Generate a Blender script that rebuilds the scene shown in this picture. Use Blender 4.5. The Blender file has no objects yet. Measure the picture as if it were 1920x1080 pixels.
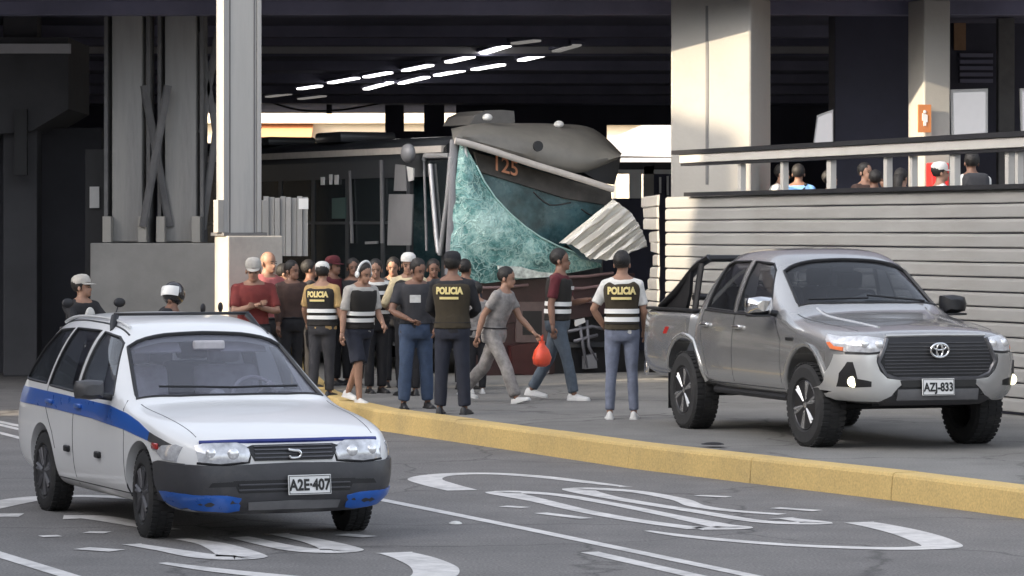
import bpy, bmesh, math, random
from mathutils import Vector, Matrix, Euler, noise as mnoise
from mathutils.bvhtree import BVHTree
from mathutils.geometry import delaunay_2d_cdt

random.seed(7)
scene = bpy.context.scene
COL = scene.collection
R = math.radians
F, HCAM, VH = 6500.0, 2.15, 430.0          # focal length in photo pixels, eye height, horizon row

# ------------------------------------------------------------------ camera
cam_d = bpy.data.cameras.new('camera')
cam = bpy.data.objects.new('camera', cam_d); COL.objects.link(cam)
cam.location = (0, 0, HCAM); cam.rotation_euler = (R(90), 0, 0)
cam_d.sensor_width = 36.0; cam_d.lens = F / 1920 * 36.0
cam_d.shift_y = -(540 - VH) / 1920
cam_d.clip_start = 0.5; cam_d.clip_end = 3000
scene.camera = cam

# ------------------------------------------------------------------ sky, sun, exposure
SUN_EL, SUN_A = R(20), R(60)                # sun stands to the left of the camera, a little behind it
world = bpy.data.worlds.new('World'); scene.world = world
world.use_nodes = True
wn = world.node_tree.nodes; wl = world.node_tree.links
sky = wn.new('ShaderNodeTexSky'); sky.sky_type = 'NISHITA'; sky.sun_disc = False
sky.sun_elevation = SUN_EL; sky.sun_rotation = R(240); sky.dust_density = 4.0; sky.ozone_density = 0.6; sky.air_density = 0.8
hsv = wn.new('ShaderNodeHueSaturation'); hsv.inputs['Saturation'].default_value = 0.42
wl.new(sky.outputs[0], hsv.inputs['Color']); wl.new(hsv.outputs[0], wn['Background'].inputs[0]); wn['Background'].inputs[1].default_value = 0.15
sun_d = bpy.data.lights.new('sun', 'SUN'); sun_d.energy = 2.6; sun_d.angle = R(0.6); sun_d.color = (1.0, 0.83, 0.6)
sun = bpy.data.objects.new('sun', sun_d); COL.objects.link(sun)
SUN_TRAVEL = Vector((math.sin(SUN_A) * math.cos(SUN_EL), math.cos(SUN_A) * math.cos(SUN_EL), -math.sin(SUN_EL)))
sun.rotation_euler = SUN_TRAVEL.to_track_quat('-Z', 'Y').to_euler(); sun.location = (-30, -10, 30)
vs = scene.view_settings
scene.display_settings.display_device = 'sRGB'
vs.view_transform = 'Standard'; vs.look = 'None'; vs.gamma = 1.0; vs.use_curve_mapping = False
vs.exposure = 2.0

# ------------------------------------------------------------------ small helpers
def at(u, v, z=0.0):
    """point where the ray of photo pixel (u, v) meets the level z"""
    d = F * (HCAM - z) / (v - VH)
    return Vector(((u - 960) * d / F, d, z))

def at_d(u, v, d):
    return Vector(((u - 960) * d / F, d, HCAM - (v - VH) * d / F))

def srgb(r, g, b):
    def f(c):
        c /= 255.0
        return c / 12.92 if c <= 0.04045 else ((c + 0.055) / 1.055) ** 2.4
    return (f(r), f(g), f(b), 1.0)

MATS = {}
def mat(name, col, rough=0.6, metal=0.0, var=0.15, scale=8.0, bump=0.0, bscale=40.0, coat=0.0, emit=None, estr=1.0,
        alpha=1.0, trans=0.0, stretch=None, spec=0.5, rvar=0.1, dirt_or_sheen=None, dscale=1.2):
    if name in MATS: return MATS[name]
    m = bpy.data.materials.new(name); m.use_nodes = True
    nt = m.node_tree; b = nt.nodes['Principled BSDF']
    if len(col) == 3: col = (*col, 1.0)
    b.inputs['Base Color'].default_value = col
    b.inputs['Roughness'].default_value = rough
    b.inputs['Metallic'].default_value = metal
    b.inputs['Specular IOR Level'].default_value = spec
    if coat: b.inputs['Coat Weight'].default_value = coat; b.inputs['Coat Roughness'].default_value = 0.06
    if alpha < 1: b.inputs['Alpha'].default_value = alpha
    if trans: b.inputs['Transmission Weight'].default_value = trans
    if emit:
        b.inputs['Emission Color'].default_value = (*emit[:3], 1); b.inputs['Emission Strength'].default_value = estr
    tc = nt.nodes.new('ShaderNodeTexCoord'); mp = nt.nodes.new('ShaderNodeMapping')
    nt.links.new(tc.outputs['Object'], mp.inputs[0])
    if stretch: mp.inputs['Scale'].default_value = stretch
    if var or rvar:
        n = nt.nodes.new('ShaderNodeTexNoise'); n.inputs['Scale'].default_value = scale; n.inputs['Detail'].default_value = 6
        n.inputs['Roughness'].default_value = 0.62
        nt.links.new(mp.outputs[0], n.inputs['Vector'])
        if var:
            mr = nt.nodes.new('ShaderNodeMapRange')
            mr.inputs[1].default_value = 0.3; mr.inputs[2].default_value = 0.7
            mr.inputs[3].default_value = 1 - var; mr.inputs[4].default_value = 1 + var
            nt.links.new(n.outputs['Fac'], mr.inputs[0])
            mx = nt.nodes.new('ShaderNodeMix'); mx.data_type = 'RGBA'; mx.blend_type = 'MULTIPLY'
            mx.inputs[0].default_value = 1.0; mx.inputs[6].default_value = col
            cmb = nt.nodes.new('ShaderNodeCombineColor')
            for i in range(3): nt.links.new(mr.outputs[0], cmb.inputs[i])
            nt.links.new(cmb.outputs[0], mx.inputs[7])
            last = mx.outputs[2]
            if dirt_or_sheen:
                n3 = nt.nodes.new('ShaderNodeTexNoise'); n3.inputs['Scale'].default_value = dscale; n3.inputs['Detail'].default_value = 8
                n3.inputs['Roughness'].default_value = 0.7
                nt.links.new(mp.outputs[0], n3.inputs['Vector'])
                m3 = nt.nodes.new('ShaderNodeMapRange'); m3.inputs[1].default_value = 0.48; m3.inputs[2].default_value = 0.72
                m3.inputs[3].default_value = 0; m3.inputs[4].default_value = 0.7
                nt.links.new(n3.outputs['Fac'], m3.inputs[0])
                mx3 = nt.nodes.new('ShaderNodeMix'); mx3.data_type = 'RGBA'
                nt.links.new(m3.outputs[0], mx3.inputs[0]); nt.links.new(last, mx3.inputs[6]); mx3.inputs[7].default_value = (*dirt_or_sheen[:3], 1)
                last = mx3.outputs[2]
            nt.links.new(last, b.inputs['Base Color'])
        if rvar:
            m2 = nt.nodes.new('ShaderNodeMapRange'); m2.inputs[3].default_value = max(0.02, rough - rvar); m2.inputs[4].default_value = min(1, rough + rvar)
            nt.links.new(n.outputs['Fac'], m2.inputs[0]); nt.links.new(m2.outputs[0], b.inputs['Roughness'])
    if bump:
        n2 = nt.nodes.new('ShaderNodeTexNoise'); n2.inputs['Scale'].default_value = bscale; n2.inputs['Detail'].default_value = 5
        nt.links.new(mp.outputs[0], n2.inputs['Vector'])
        bp = nt.nodes.new('ShaderNodeBump'); bp.inputs['Strength'].default_value = bump; bp.inputs['Distance'].default_value = 0.02
        nt.links.new(n2.outputs['Fac'], bp.inputs['Height']); nt.links.new(bp.outputs[0], b.inputs['Normal'])
    MATS[name] = m
    return m

def tag(o, label=None, cat=None, group=None, kind=None):
    if label: o['label'] = label
    if cat: o['category'] = cat
    if group: o['group'] = group
    if kind: o['kind'] = kind
    return o

def empty(name, loc=(0, 0, 0), rz=0.0, label=None, cat=None, group=None):
    o = bpy.data.objects.new(name, None); COL.objects.link(o)
    o.location = loc; o.rotation_euler = (0, 0, rz); o.empty_display_size = 0.2
    return tag(o, label, cat, group)

def link(name, me, m=None, parent=None):
    o = bpy.data.objects.new(name, me); COL.objects.link(o)
    if m is not None:
        ms = m if isinstance(m, (list, tuple)) else [m]
        if not me.materials:
            for k in ms: me.materials.append(k)
    if parent: o.parent = parent
    return o

def obj(name, bm, m=None, parent=None, smooth=False, angle=None):
    me = bpy.data.meshes.new(name)
    bm.normal_update(); bm.to_mesh(me); bm.free()
    if smooth:
        me.polygons.foreach_set('use_smooth', [True] * len(me.polygons))
        if angle: me.set_sharp_from_angle(angle=R(angle))
    return link(name, me, m, parent)

def BM(): return bmesh.new()

def add_poly(bm, verts, faces):
    vs_ = [bm.verts.new(v) for v in verts]
    for f in faces:
        try: bm.faces.new([vs_[i] for i in f])
        except ValueError: pass
    return vs_

def add_box(bm, c, s, rz=0.0, bev=0.0, rot=None):
    """box centred at c with full sizes s"""
    M = Matrix.Translation(Vector(c)) @ (rot.to_matrix().to_4x4() if rot else Matrix.Rotation(rz, 4, 'Z'))
    r = bmesh.ops.create_cube(bm, size=1.0)
    vs_ = r['verts']
    bmesh.ops.scale(bm, vec=Vector(s), verts=vs_)
    if bev:
        es = list({e for v in vs_ for e in v.link_edges})
        rr = bmesh.ops.bevel(bm, geom=es, offset=bev, segments=2, affect='EDGES', profile=0.5)
        vs_ = list({v for f in rr['faces'] for v in f.verts} | {v for v in vs_ if v.is_valid})
    bmesh.ops.transform(bm, matrix=M, verts=vs_)
    return vs_

def frame_of(d):
    d = d.normalized()
    a = Vector((0, 0, 1)) if abs(d.z) < 0.9 else Vector((0, 1, 0))
    x = a.cross(d).normalized(); y = d.cross(x).normalized()
    return x, y

def add_tube(bm, pts, rad, n=8, cap=True, closed=False):
    pts = [Vector(p) for p in pts]
    rad = rad if isinstance(rad, list) else [rad] * len(pts)
    rings = []; N = len(pts)
    px = None
    for i, p in enumerate(pts):
        if closed: d = pts[(i + 1) % N] - pts[i - 1]
        elif i == 0: d = pts[1] - p
        elif i == N - 1: d = p - pts[i - 1]
        else: d = pts[i + 1] - pts[i - 1]
        if d.length < 1e-9: d = Vector((0, 0, 1))
        d.normalize()
        if px is None: x, y = frame_of(d)
        else:
            x = (px - d * px.dot(d))
            x = x.normalized() if x.length > 1e-6 else frame_of(d)[0]
            y = d.cross(x)
        px = x
        r = rad[i]
        rx, ry = (r if isinstance(r, (list, tuple)) else (r, r))
        rings.append([bm.verts.new(p + x * (rx * math.cos(2 * math.pi * k / n)) + y * (ry * math.sin(2 * math.pi * k / n))) for k in range(n)])
    M = N if closed else N - 1
    for i in range(M):
        a, b = rings[i], rings[(i + 1) % N]
        for k in range(n):
            bm.faces.new((a[k], a[(k + 1) % n], b[(k + 1) % n], b[k]))
    if cap and not closed:
        bm.faces.new(rings[0][::-1]); bm.faces.new(rings[-1])

def add_rings(bm, rings, cap=True):
    """loft through rings of equal point counts"""
    vr = [[bm.verts.new(p) for p in r] for r in rings]
    n = len(vr[0])
    for a, b in zip(vr, vr[1:]):
        for k in range(n):
            bm.faces.new((a[k], a[(k + 1) % n], b[(k + 1) % n], b[k]))
    if cap:
        bm.faces.new(vr[0][::-1]); bm.faces.new(vr[-1])

def add_ell(bm, c, r, seg=14, rings=10, rot=None):
    rr = bmesh.ops.create_uvsphere(bm, u_segments=seg, v_segments=rings, radius=1.0)
    M = Matrix.Translation(Vector(c)) @ (rot.to_matrix().to_4x4() if rot else Matrix()) @ Matrix.Diagonal((*r, 1))
    bmesh.ops.transform(bm, matrix=M, verts=rr['verts'])
    return rr['verts']

def add_lathe(bm, prof, n=24, axis='Y', c=(0, 0, 0), close=False):
    """prof: list of (radius, along)"""
    rings = []
    for (r, t) in prof:
        ring = []
        for k in range(n):
            a = 2 * math.pi * k / n
            if axis == 'Y': p = Vector((r * math.cos(a), t, r * math.sin(a)))
            elif axis == 'X': p = Vector((t, r * math.cos(a), r * math.sin(a)))
            else: p = Vector((r * math.cos(a), r * math.sin(a), t))
            ring.append(bm.verts.new(p + Vector(c)))
        rings.append(ring)
    for a, b in zip(rings, rings[1:]):
        for k in range(n): bm.faces.new((a[k], a[(k + 1) % n], b[(k + 1) % n], b[k]))
    if not close:
        bm.faces.new(rings[0][::-1]); bm.faces.new(rings[-1])
    else:
        a, b = rings[-1], rings[0]
        for k in range(n): bm.faces.new((a[k], a[(k + 1) % n], b[(k + 1) % n], b[k]))

def add_prism(bm, poly, z0, z1):
    """poly: list of (x, y); extruded in z"""
    n = len(poly)
    a = [bm.verts.new((p[0], p[1], z0)) for p in poly]; b = [bm.verts.new((p[0], p[1], z1)) for p in poly]
    bm.faces.new(a[::-1]); bm.faces.new(b)
    for i in range(n): bm.faces.new((a[i], a[(i + 1) % n], b[(i + 1) % n], b[i]))

def fix(bm): bmesh.ops.recalc_face_normals(bm, faces=bm.faces)

def add_ribbon(bm, pts, w, z):
    """flat painted stroke along ground points; w one width or one per point"""
    pts = [Vector((p[0], p[1], 0)) for p in pts]
    L = []; Rr = []
    for i, p in enumerate(pts):
        d = (pts[min(i + 1, len(pts) - 1)] - pts[max(i - 1, 0)])
        d = d.normalized() if d.length > 0 else Vector((1, 0, 0))
        nrm = Vector((-d.y, d.x, 0)); ww = w[i] if isinstance(w, (list, tuple)) else w
        L.append(bm.verts.new((p + nrm * ww / 2).to_tuple()[:2] + (z,))); Rr.append(bm.verts.new((p - nrm * ww / 2).to_tuple()[:2] + (z,)))
    for i in range(len(pts) - 1): bm.faces.new((Rr[i], Rr[i + 1], L[i + 1], L[i]))

def spline(pts, k=6, closed=False):
    P = [Vector(p) for p in pts]; n = len(P); out = []
    for i in range(n if closed else n - 1):
        p0, p1, p2, p3 = (P[(i - 1) % n], P[i], P[(i + 1) % n], P[(i + 2) % n]) if closed else (P[max(i - 1, 0)], P[i], P[i + 1], P[min(i + 2, n - 1)])
        for j in range(k):
            t = j / k
            out.append(0.5 * ((2 * p1) + (p2 - p0) * t + (2 * p0 - 5 * p1 + 4 * p2 - p3) * t * t + (3 * p1 - p0 - 3 * p2 + p3) * t ** 3))
    if not closed: out.append(P[-1])
    return out

def evaluated(o):
    dg = bpy.context.evaluated_depsgraph_get(); dg.update()
    return bpy.data.meshes.new_from_object(o.evaluated_get(dg), depsgraph=dg)

def bake(o):
    me = evaluated(o); old = o.data
    o.modifiers.clear(); o.data = me
    if old.users == 0: bpy.data.meshes.remove(old)
    return o

def bool_diff(o, cutters):
    for c in cutters:
        c.parent = o.parent
        md = o.modifiers.new('b', 'BOOLEAN'); md.operation = 'DIFFERENCE'; md.solver = 'EXACT'; md.object = c
        bake(o)
        me = c.data; bpy.data.objects.remove(c); bpy.data.meshes.remove(me)

def text_geo(s, size, bold=0.0):
    cu = bpy.data.curves.new('txt', 'FONT'); cu.body = s; cu.size = size; cu.align_x = 'CENTER'; cu.align_y = 'CENTER'; cu.offset = bold
    cu.resolution_u = 3
    o = bpy.data.objects.new('txt', cu); COL.objects.link(o)
    me = evaluated(o)
    vs_ = [v.co.copy() for v in me.vertices]; fs = [list(p.vertices) for p in me.polygons]
    bpy.data.objects.remove(o); bpy.data.curves.remove(cu); bpy.data.meshes.remove(me)
    return vs_, fs

def text_obj(name, s, size, m, parent, M, bold=0.0, sx=1.0, fn=None):
    vs_, fs = text_geo(s, size, bold)
    bm = BM()
    pts = [(fn(Vector((v.x * sx, v.y, 0))) if fn else M @ Vector((v.x * sx, v.y, 0))) for v in vs_]
    add_poly(bm, pts, fs)
    return obj(name, bm, m, parent)

def copy_tree(o, parent=None):
    c = o.copy(); COL.objects.link(c)
    if parent: c.parent = parent
    for ch in list(o.children): copy_tree(ch, c)
    return c
# ------------------------------------------------------------------ materials of the setting
M_asph = mat('asphalt', (0.165, 0.157, 0.151), 0.85, var=0.2, scale=1.3, bump=0.35, bscale=120, dirt_or_sheen=(0.2, 0.19, 0.18), dscale=0.35)
M_walk = mat('worn_concrete_paving', (0.19, 0.185, 0.175), 0.85, var=0.16, scale=0.9, bump=0.2, bscale=60, dirt_or_sheen=(0.11, 0.105, 0.1), dscale=0.5)
M_kerb = mat('worn_yellow_paint', srgb(202, 174, 114), 0.8, var=0.08, scale=1.2, bump=0.12, bscale=30, dirt_or_sheen=srgb(166, 146, 104), dscale=0.9)
M_white_paint = mat('road_paint', (0.62, 0.6, 0.58), 0.8, var=0.15, scale=9.0, dirt_or_sheen=(0.24, 0.235, 0.23), dscale=2.2)
M_conc = mat('concrete', (0.33, 0.318, 0.295), 0.85, var=0.12, scale=1.6, bump=0.15, bscale=18, dirt_or_sheen=(0.24, 0.23, 0.21), dscale=0.8)
M_conc_d = mat('grimy_concrete', (0.15, 0.148, 0.15), 0.9, var=0.2, scale=1.2, bump=0.15, bscale=14, dirt_or_sheen=(0.07, 0.07, 0.075), dscale=0.7)
M_steel_grey = mat('grey_painted_steel', (0.43, 0.415, 0.39), 0.5, var=0.08, scale=2, stretch=(3, 3, 0.3), dirt_or_sheen=(0.22, 0.22, 0.22), dscale=1.0)
M_steel_dk = mat('dull_grey_steel', (0.32, 0.315, 0.305), 0.6, var=0.12, scale=2, stretch=(3, 3, 0.3), dirt_or_sheen=(0.12, 0.12, 0.125), dscale=1.0)
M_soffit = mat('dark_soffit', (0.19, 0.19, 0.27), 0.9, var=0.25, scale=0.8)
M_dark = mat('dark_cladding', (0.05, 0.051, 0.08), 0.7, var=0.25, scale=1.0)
M_beam = mat('pale_beam_paint', (0.55, 0.54, 0.56), 0.6, var=0.1, scale=1.5)
M_slat = mat('pale_grey_sheet_metal', (0.255, 0.254, 0.25), 0.5, var=0.07, scale=1.2, stretch=(1, 1, 6), dirt_or_sheen=(0.2, 0.195, 0.185), dscale=0.9)
M_slat_lit = mat('sunlit_sheet_metal', (0.5, 0.47, 0.43), 0.5, var=0.08, scale=1.2)  # slat metal with sun warmth put into the colour for the torn end
M_black = mat('black_metal', (0.015, 0.015, 0.018), 0.5, var=0.1)
M_white_m = mat('white_enamel', (0.68, 0.68, 0.67), 0.4, var=0.06, scale=2)
M_rail = mat('rail_paint', (0.42, 0.41, 0.39), 0.45, var=0.1, scale=2, dirt_or_sheen=(0.3, 0.29, 0.27), dscale=2)
M_cream = mat('cream_render', (0.62, 0.54, 0.42), 0.9, var=0.08, scale=0.6)
M_tent = mat('white_canvas', (0.45, 0.45, 0.46), 0.8, var=0.06, scale=1.0, bump=0.1, bscale=4)
M_tube = mat('lit_tube', (0.9, 0.9, 0.9), 0.5, var=0, rvar=0, emit=(1, 0.98, 0.95), estr=1.3)
M_tube_dim = mat('dim_tube', (0.5, 0.5, 0.5), 0.5, var=0, rvar=0, emit=(1, 0.95, 0.9), estr=0.05)
M_board_glow = mat('board_face_glow', (0.5, 0.49, 0.5), 0.5, var=0.03, rvar=0, emit=(0.95, 0.93, 0.95), estr=0.1)  # faint glow added so the boards stay white under the deck

def grain(m, amount=0.35, crack=True):
    nt = m.node_tree; b = nt.nodes['Principled BSDF']; src = b.inputs['Base Color'].links[0].from_socket
    tc = nt.nodes.new('ShaderNodeTexCoord'); n = nt.nodes.new('ShaderNodeTexNoise'); n.inputs['Scale'].default_value = 55; n.inputs['Detail'].default_value = 3
    nt.links.new(tc.outputs['Object'], n.inputs['Vector'])
    mr = nt.nodes.new('ShaderNodeMapRange'); mr.inputs[1].default_value = 0.3; mr.inputs[2].default_value = 0.7; mr.inputs[3].default_value = 1 - amount; mr.inputs[4].default_value = 1 + amount
    nt.links.new(n.outputs['Fac'], mr.inputs[0]); last = mr.outputs[0]
    if crack:
        n3 = nt.nodes.new('ShaderNodeTexNoise'); n3.inputs['Scale'].default_value = 1.1; n3.inputs['Detail'].default_value = 5
        nt.links.new(tc.outputs['Object'], n3.inputs['Vector'])
        ma = nt.nodes.new('ShaderNodeVectorMath'); ma.operation = 'MULTIPLY_ADD'; ma.inputs[1].default_value = (1.2, 1.2, 0)
        nt.links.new(n3.outputs['Color'], ma.inputs[0]); nt.links.new(tc.outputs['Object'], ma.inputs[2])
        vo = nt.nodes.new('ShaderNodeTexVoronoi'); vo.feature = 'DISTANCE_TO_EDGE'; vo.inputs['Scale'].default_value = 0.33
        nt.links.new(ma.outputs[0], vo.inputs['Vector'])
        m2 = nt.nodes.new('ShaderNodeMapRange'); m2.inputs[1].default_value = 0.0; m2.inputs[2].default_value = 0.012; m2.inputs[3].default_value = 0.55; m2.inputs[4].default_value = 1
        nt.links.new(vo.outputs['Distance'], m2.inputs[0])
        mm = nt.nodes.new('ShaderNodeMath'); mm.operation = 'MULTIPLY'; nt.links.new(last, mm.inputs[0]); nt.links.new(m2.outputs[0], mm.inputs[1]); last = mm.outputs[0]
    cb = nt.nodes.new('ShaderNodeCombineColor')
    for i in range(3): nt.links.new(last, cb.inputs[i])
    mx = nt.nodes.new('ShaderNodeMix'); mx.data_type = 'RGBA'; mx.blend_type = 'MULTIPLY'; mx.inputs[0].default_value = 1
    nt.links.new(src, mx.inputs[6]); nt.links.new(cb.outputs[0], mx.inputs[7]); nt.links.new(mx.outputs[2], b.inputs['Base Color'])
grain(M_asph); grain(M_walk, 0.22); grain(M_kerb, 0.15, False)

TH = R(19.7)
DH = Vector((-math.sin(TH), math.cos(TH), 0))     # street direction, away from the camera
NH = Vector((-math.cos(TH), -math.sin(TH), 0))    # faces the street from the fence

# ------------------------------------------------------------------ ground
bm = BM()
add_poly(bm, [(-900, -200, 0), (900, -200, 0), (900, 1600, 0), (-900, 1600, 0)], [(0, 1, 2, 3)])
tag(obj('road', bm, M_asph), kind='structure')

WALK_Z = 0.2
kpx = [(2300, 1018), (2100, 994), (1920, 973), (1813, 955), (1660, 937), (1507, 918), (1370, 902), (1240, 887), (1070, 861), (907, 837), (810, 822), (720, 809), (660, 797), (615, 782), (585, 765), (565, 745), (550, 725), (535, 700), (520, 670)]
kern = spline([at(u, v) for u, v in kpx], 5)
def offset_line(line, w):
    out = []
    for i, p in enumerate(line):
        d = (line[min(i + 1, len(line) - 1)] - line[max(i - 1, 0)]).normalized()
        out.append(p + Vector((d.y, -d.x, 0)) * w)
    return out
back = offset_line(kern, 0.28)
if back[40].y < kern[40].y: back = offset_line(kern, -0.28)
# pavement slab from the kerb's back edge into the distance
bm = BM()
outer = [Vector((p.x, p.y, 0)) for p in back]
poly = [(p.x, p.y) for p in outer]
poly += [(back[-1].x, 240), (120, 240), (120, 10)]
vsx = [bm.verts.new((x, y, WALK_Z)) for x, y in poly]
f = bm.faces.new(vsx); f.normal_update()
if f.normal.z < 0: f.normal_flip()
bmesh.ops.triangulate(bm, faces=[f])
pavement = tag(obj('pavement', bm, M_walk), kind='structure')

# kerb: separate painted stones
def resample(line, step):
    out = [line[0].copy()]; acc = 0.0
    for a, b in zip(line, line[1:]):
        seg = (b - a).length
        while acc + seg >= step:
            t = (step - acc) / seg; a = a.lerp(b, t); out.append(a.copy()); seg = (b - a).length; acc = 0.0
        acc += seg
    return out
kerb = tag(empty('kerb'), kind='structure')
stones = resample(kern, 2.1); sb = []
for i, (a, b) in enumerate(zip(stones, stones[1:])):
    d = (b - a).normalized(); nrm = Vector((d.y, -d.x, 0))
    if nrm.y < 0: nrm = -nrm
    g = 0.003; jig = random.uniform(-0.004, 0.004); top = 0.222 + random.uniform(-0.004, 0.004)
    a2, b2 = a + d * g, b - d * g
    prof = [(0, -0.02), (0.018, top - 0.03), (0.03, top - 0.008), (0.05, top), (0.27, top), (0.285, top - 0.01), (0.285, -0.02)]
    rings = []
    for p in (a2, a2.lerp(b2, 0.5), b2):
        rings.append([p + nrm * (o + jig) + Vector((0, 0, z)) for o, z in prof])
    bm = BM(); add_rings(bm, rings); fix(bm)
    obj('kerb_stone', bm, M_kerb, kerb)

# ------------------------------------------------------------------ painted markings
Z1, Z2 = 0.004, 0.008
def strokes(name, lines, label, mz=Z1):
    """lines: (list of photo pixels on the road, widths in metres, smooth?)"""
    bm = BM()
    for i, (px, w, sm) in enumerate(lines):
        g = [at(u, v) for u, v in px]
        if sm:
            k = 8; n0 = len(g); g = spline(g, k)
            if isinstance(w, (list, tuple)):
                w = [w[min(j // k, n0 - 2)] + (w[min(j // k + 1, n0 - 1)] - w[min(j // k, n0 - 2)]) * ((j % k) / k) for j in range(len(g))]
        add_ribbon(bm, g, w, mz + 0.0002 * i)
    o = obj(name, bm, M_white_paint); tag(o, label, 'road marking')
    fix_up(o)
    return o
def fix_up(o):
    me = o.data
    bm = BM(); bm.from_mesh(me)
    for f in bm.faces:
        f.normal_update()
        if f.normal.z < 0: f.normal_flip()
    bm.to_mesh(me); bm.free()
def zr(pts): return [(640 + x / 1.5, 680 + y / 1.5) for x, y in pts]
def zl(pts): return [(x / 2.2326, 860 + y / 2.2326) for x, y in pts]
strokes('lane_line', [([(-300, 729), (400, 875), (640, 923), (712, 937), (1000, 995), (1430, 1085), (2000, 1205)], 0.11, False)], 'long solid white lane line running between the white wagon and the kerb lane')
strokes('lane_dash', [([(1105, 1036), (1180, 1053), (1300, 1080), (1440, 1113)], 0.13, False)], 'short white lane dash beside the long line at the bottom edge')
strokes('lane_line', [([(-200, 978), (0, 1041), (130, 1081), (260, 1122)], 0.13, False)], 'white lane line in the bottom left corner, in front of the wagon')
strokes('lane_line', [([(-200, 752), (0, 797), (60, 811), (200, 842)], 0.1, False), ([(-200, 767), (0, 812), (60, 828), (200, 862)], 0.09, False)], 'double white line on the road behind the rear of the white wagon')
strokes('speed_roundel', [
    (zr([(340, 360), (280, 345), (235, 328), (290, 316), (420, 313), (560, 322), (700, 338), (800, 350)]), [0.26, 0.29, 0.3, 0.24, 0.2, 0.18, 0.15, 0.06], True),
    (zr([(860, 474), (960, 488), (1100, 502), (1260, 514), (1420, 521), (1560, 524), (1640, 522), (1690, 517), (1650, 497), (1590, 478), (1520, 462), (1455, 450)]), [0.05, 0.13, 0.15, 0.15, 0.17, 0.2, 0.24, 0.28, 0.3, 0.28, 0.25, 0.22], True),
    (zr([(1000, 468), (830, 445), (680, 418), (560, 390), (455, 366), (600, 372), (760, 398), (930, 432), (1060, 458), (1100, 465), (1000, 468)]), [0.18, 0.15, 0.15, 0.17, 0.3, 0.15, 0.13, 0.14, 0.22, 0.3, 0.2], True),
    (zr([(1240, 428), (1100, 418), (1000, 404), (950, 386), (820, 363), (670, 357), (760, 381), (1000, 420), (1180, 448), (1335, 452), (1240, 438)]), [0.12, 0.14, 0.15, 0.15, 0.15, 0.3, 0.15, 0.14, 0.16, 0.26, 0.1], True),
    (zr([(455, 405), (520, 409)]), 0.12, False), (zr([(560, 424), (690, 440)]), 0.12, False),
    (zr([(1000, 375), (1090, 379)]), 0.12, False), (zr([(1220, 410), (1340, 418)]), 0.13, False)],
    'worn white speed roundel with digits painted on the lane beside the yellow kerb', Z1)
strokes('speed_roundel', [
    (zl([(-330, 300), (-200, 235), (-60, 205), (60, 180), (160, 165), (330, 158), (540, 166), (760, 190)]), [0.25, 0.3, 0.32, 0.32, 0.28, 0.22, 0.2, 0.18], True),
    (zl([(-200, 246), (0, 238), (90, 238)]), 0.3, False),
    (zl([(680, 438), (900, 468), (1150, 494), (1400, 515), (1640, 520), (1800, 500), (1820, 460), (1740, 420), (1650, 395)]), [0.07, 0.17, 0.2, 0.21, 0.23, 0.28, 0.3, 0.27, 0.22], True),
    (zl([(265, 247), (400, 248), (560, 274), (700, 300)]), [0.35, 0.28, 0.22, 0.2], True),
    (zl([(760, 338), (900, 362), (1010, 412), (870, 411), (700, 384), (550, 360)]), [0.1, 0.2, 0.35, 0.25, 0.15, 0.12], True),
    (zl([(1000, 330), (1200, 374), (1330, 388), (1430, 384), (1330, 350), (1160, 316)]), [0.15, 0.2, 0.26, 0.3, 0.2, 0.12], True),
    (zl([(170, 328), (250, 325)]), 0.13, False), (zl([(360, 310), (450, 312)]), 0.15, False),
    (zl([(340, 378), (490, 388)]), 0.17, False), (zl([(1430, 320), (1550, 330)]), 0.15, False)],
    'white speed roundel with digits painted on the road under the white wagon', Z1)

# ------------------------------------------------------------------ overhead deck
def board(bm, u0, v0, u1, v1, d, th=0.1, rz=0.0):
    a, b = at_d(u0, v0, d), at_d(u1, v1, d)
    add_box(bm, ((a.x + b.x) / 2, d + th / 2, (a.z + b.z) / 2), (abs(b.x - a.x), th, abs(a.z - b.z)), rz)

DECK_Z, DECK_Y = 5.3, 45.95
bm = BM()
add_box(bm, (0, DECK_Y + 24, DECK_Z + 0.6), (90, 48, 1.2))
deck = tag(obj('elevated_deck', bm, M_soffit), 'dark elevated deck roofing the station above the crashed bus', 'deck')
bm = BM(); add_box(bm, (0, DECK_Y - 0.12, DECK_Z + 2.9), (90, 0.236, 5.9))  # unseen band above the view, tall and dark to darken reflections and skylight
obj('unseen_dark_fascia', bm, M_dark, deck)
for k in range(7):
    bm = BM(); y = DECK_Y + 2.2 + k * 5.6
    if 57 < y < 60: y = 56.2
    add_box(bm, (0, y, DECK_Z - 0.09), (90, 0.4, 0.176)); obj('cross_girder', bm, M_soffit, deck)
# pale beam hung across the station
bt = tag(empty('service_beam', (0, 58.5, 0), label='pale horizontal beam hung under the dark deck behind the columns', cat='beam'))
bm = BM(); a = at_d(-60, 84, 58.5); b = at_d(2000, 101, 58.5)
add_box(bm, ((a.x + b.x) / 2, 0, (a.z + b.z) / 2), (b.x - a.x, 0.16, a.z - b.z)); obj('web', bm, M_beam, bt)
bm = BM(); add_box(bm, ((a.x + b.x) / 2, 0, b.z - 0.021), (b.x - a.x, 0.24, 0.04)); obj('bottom_flange', bm, M_soffit, bt)

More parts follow.
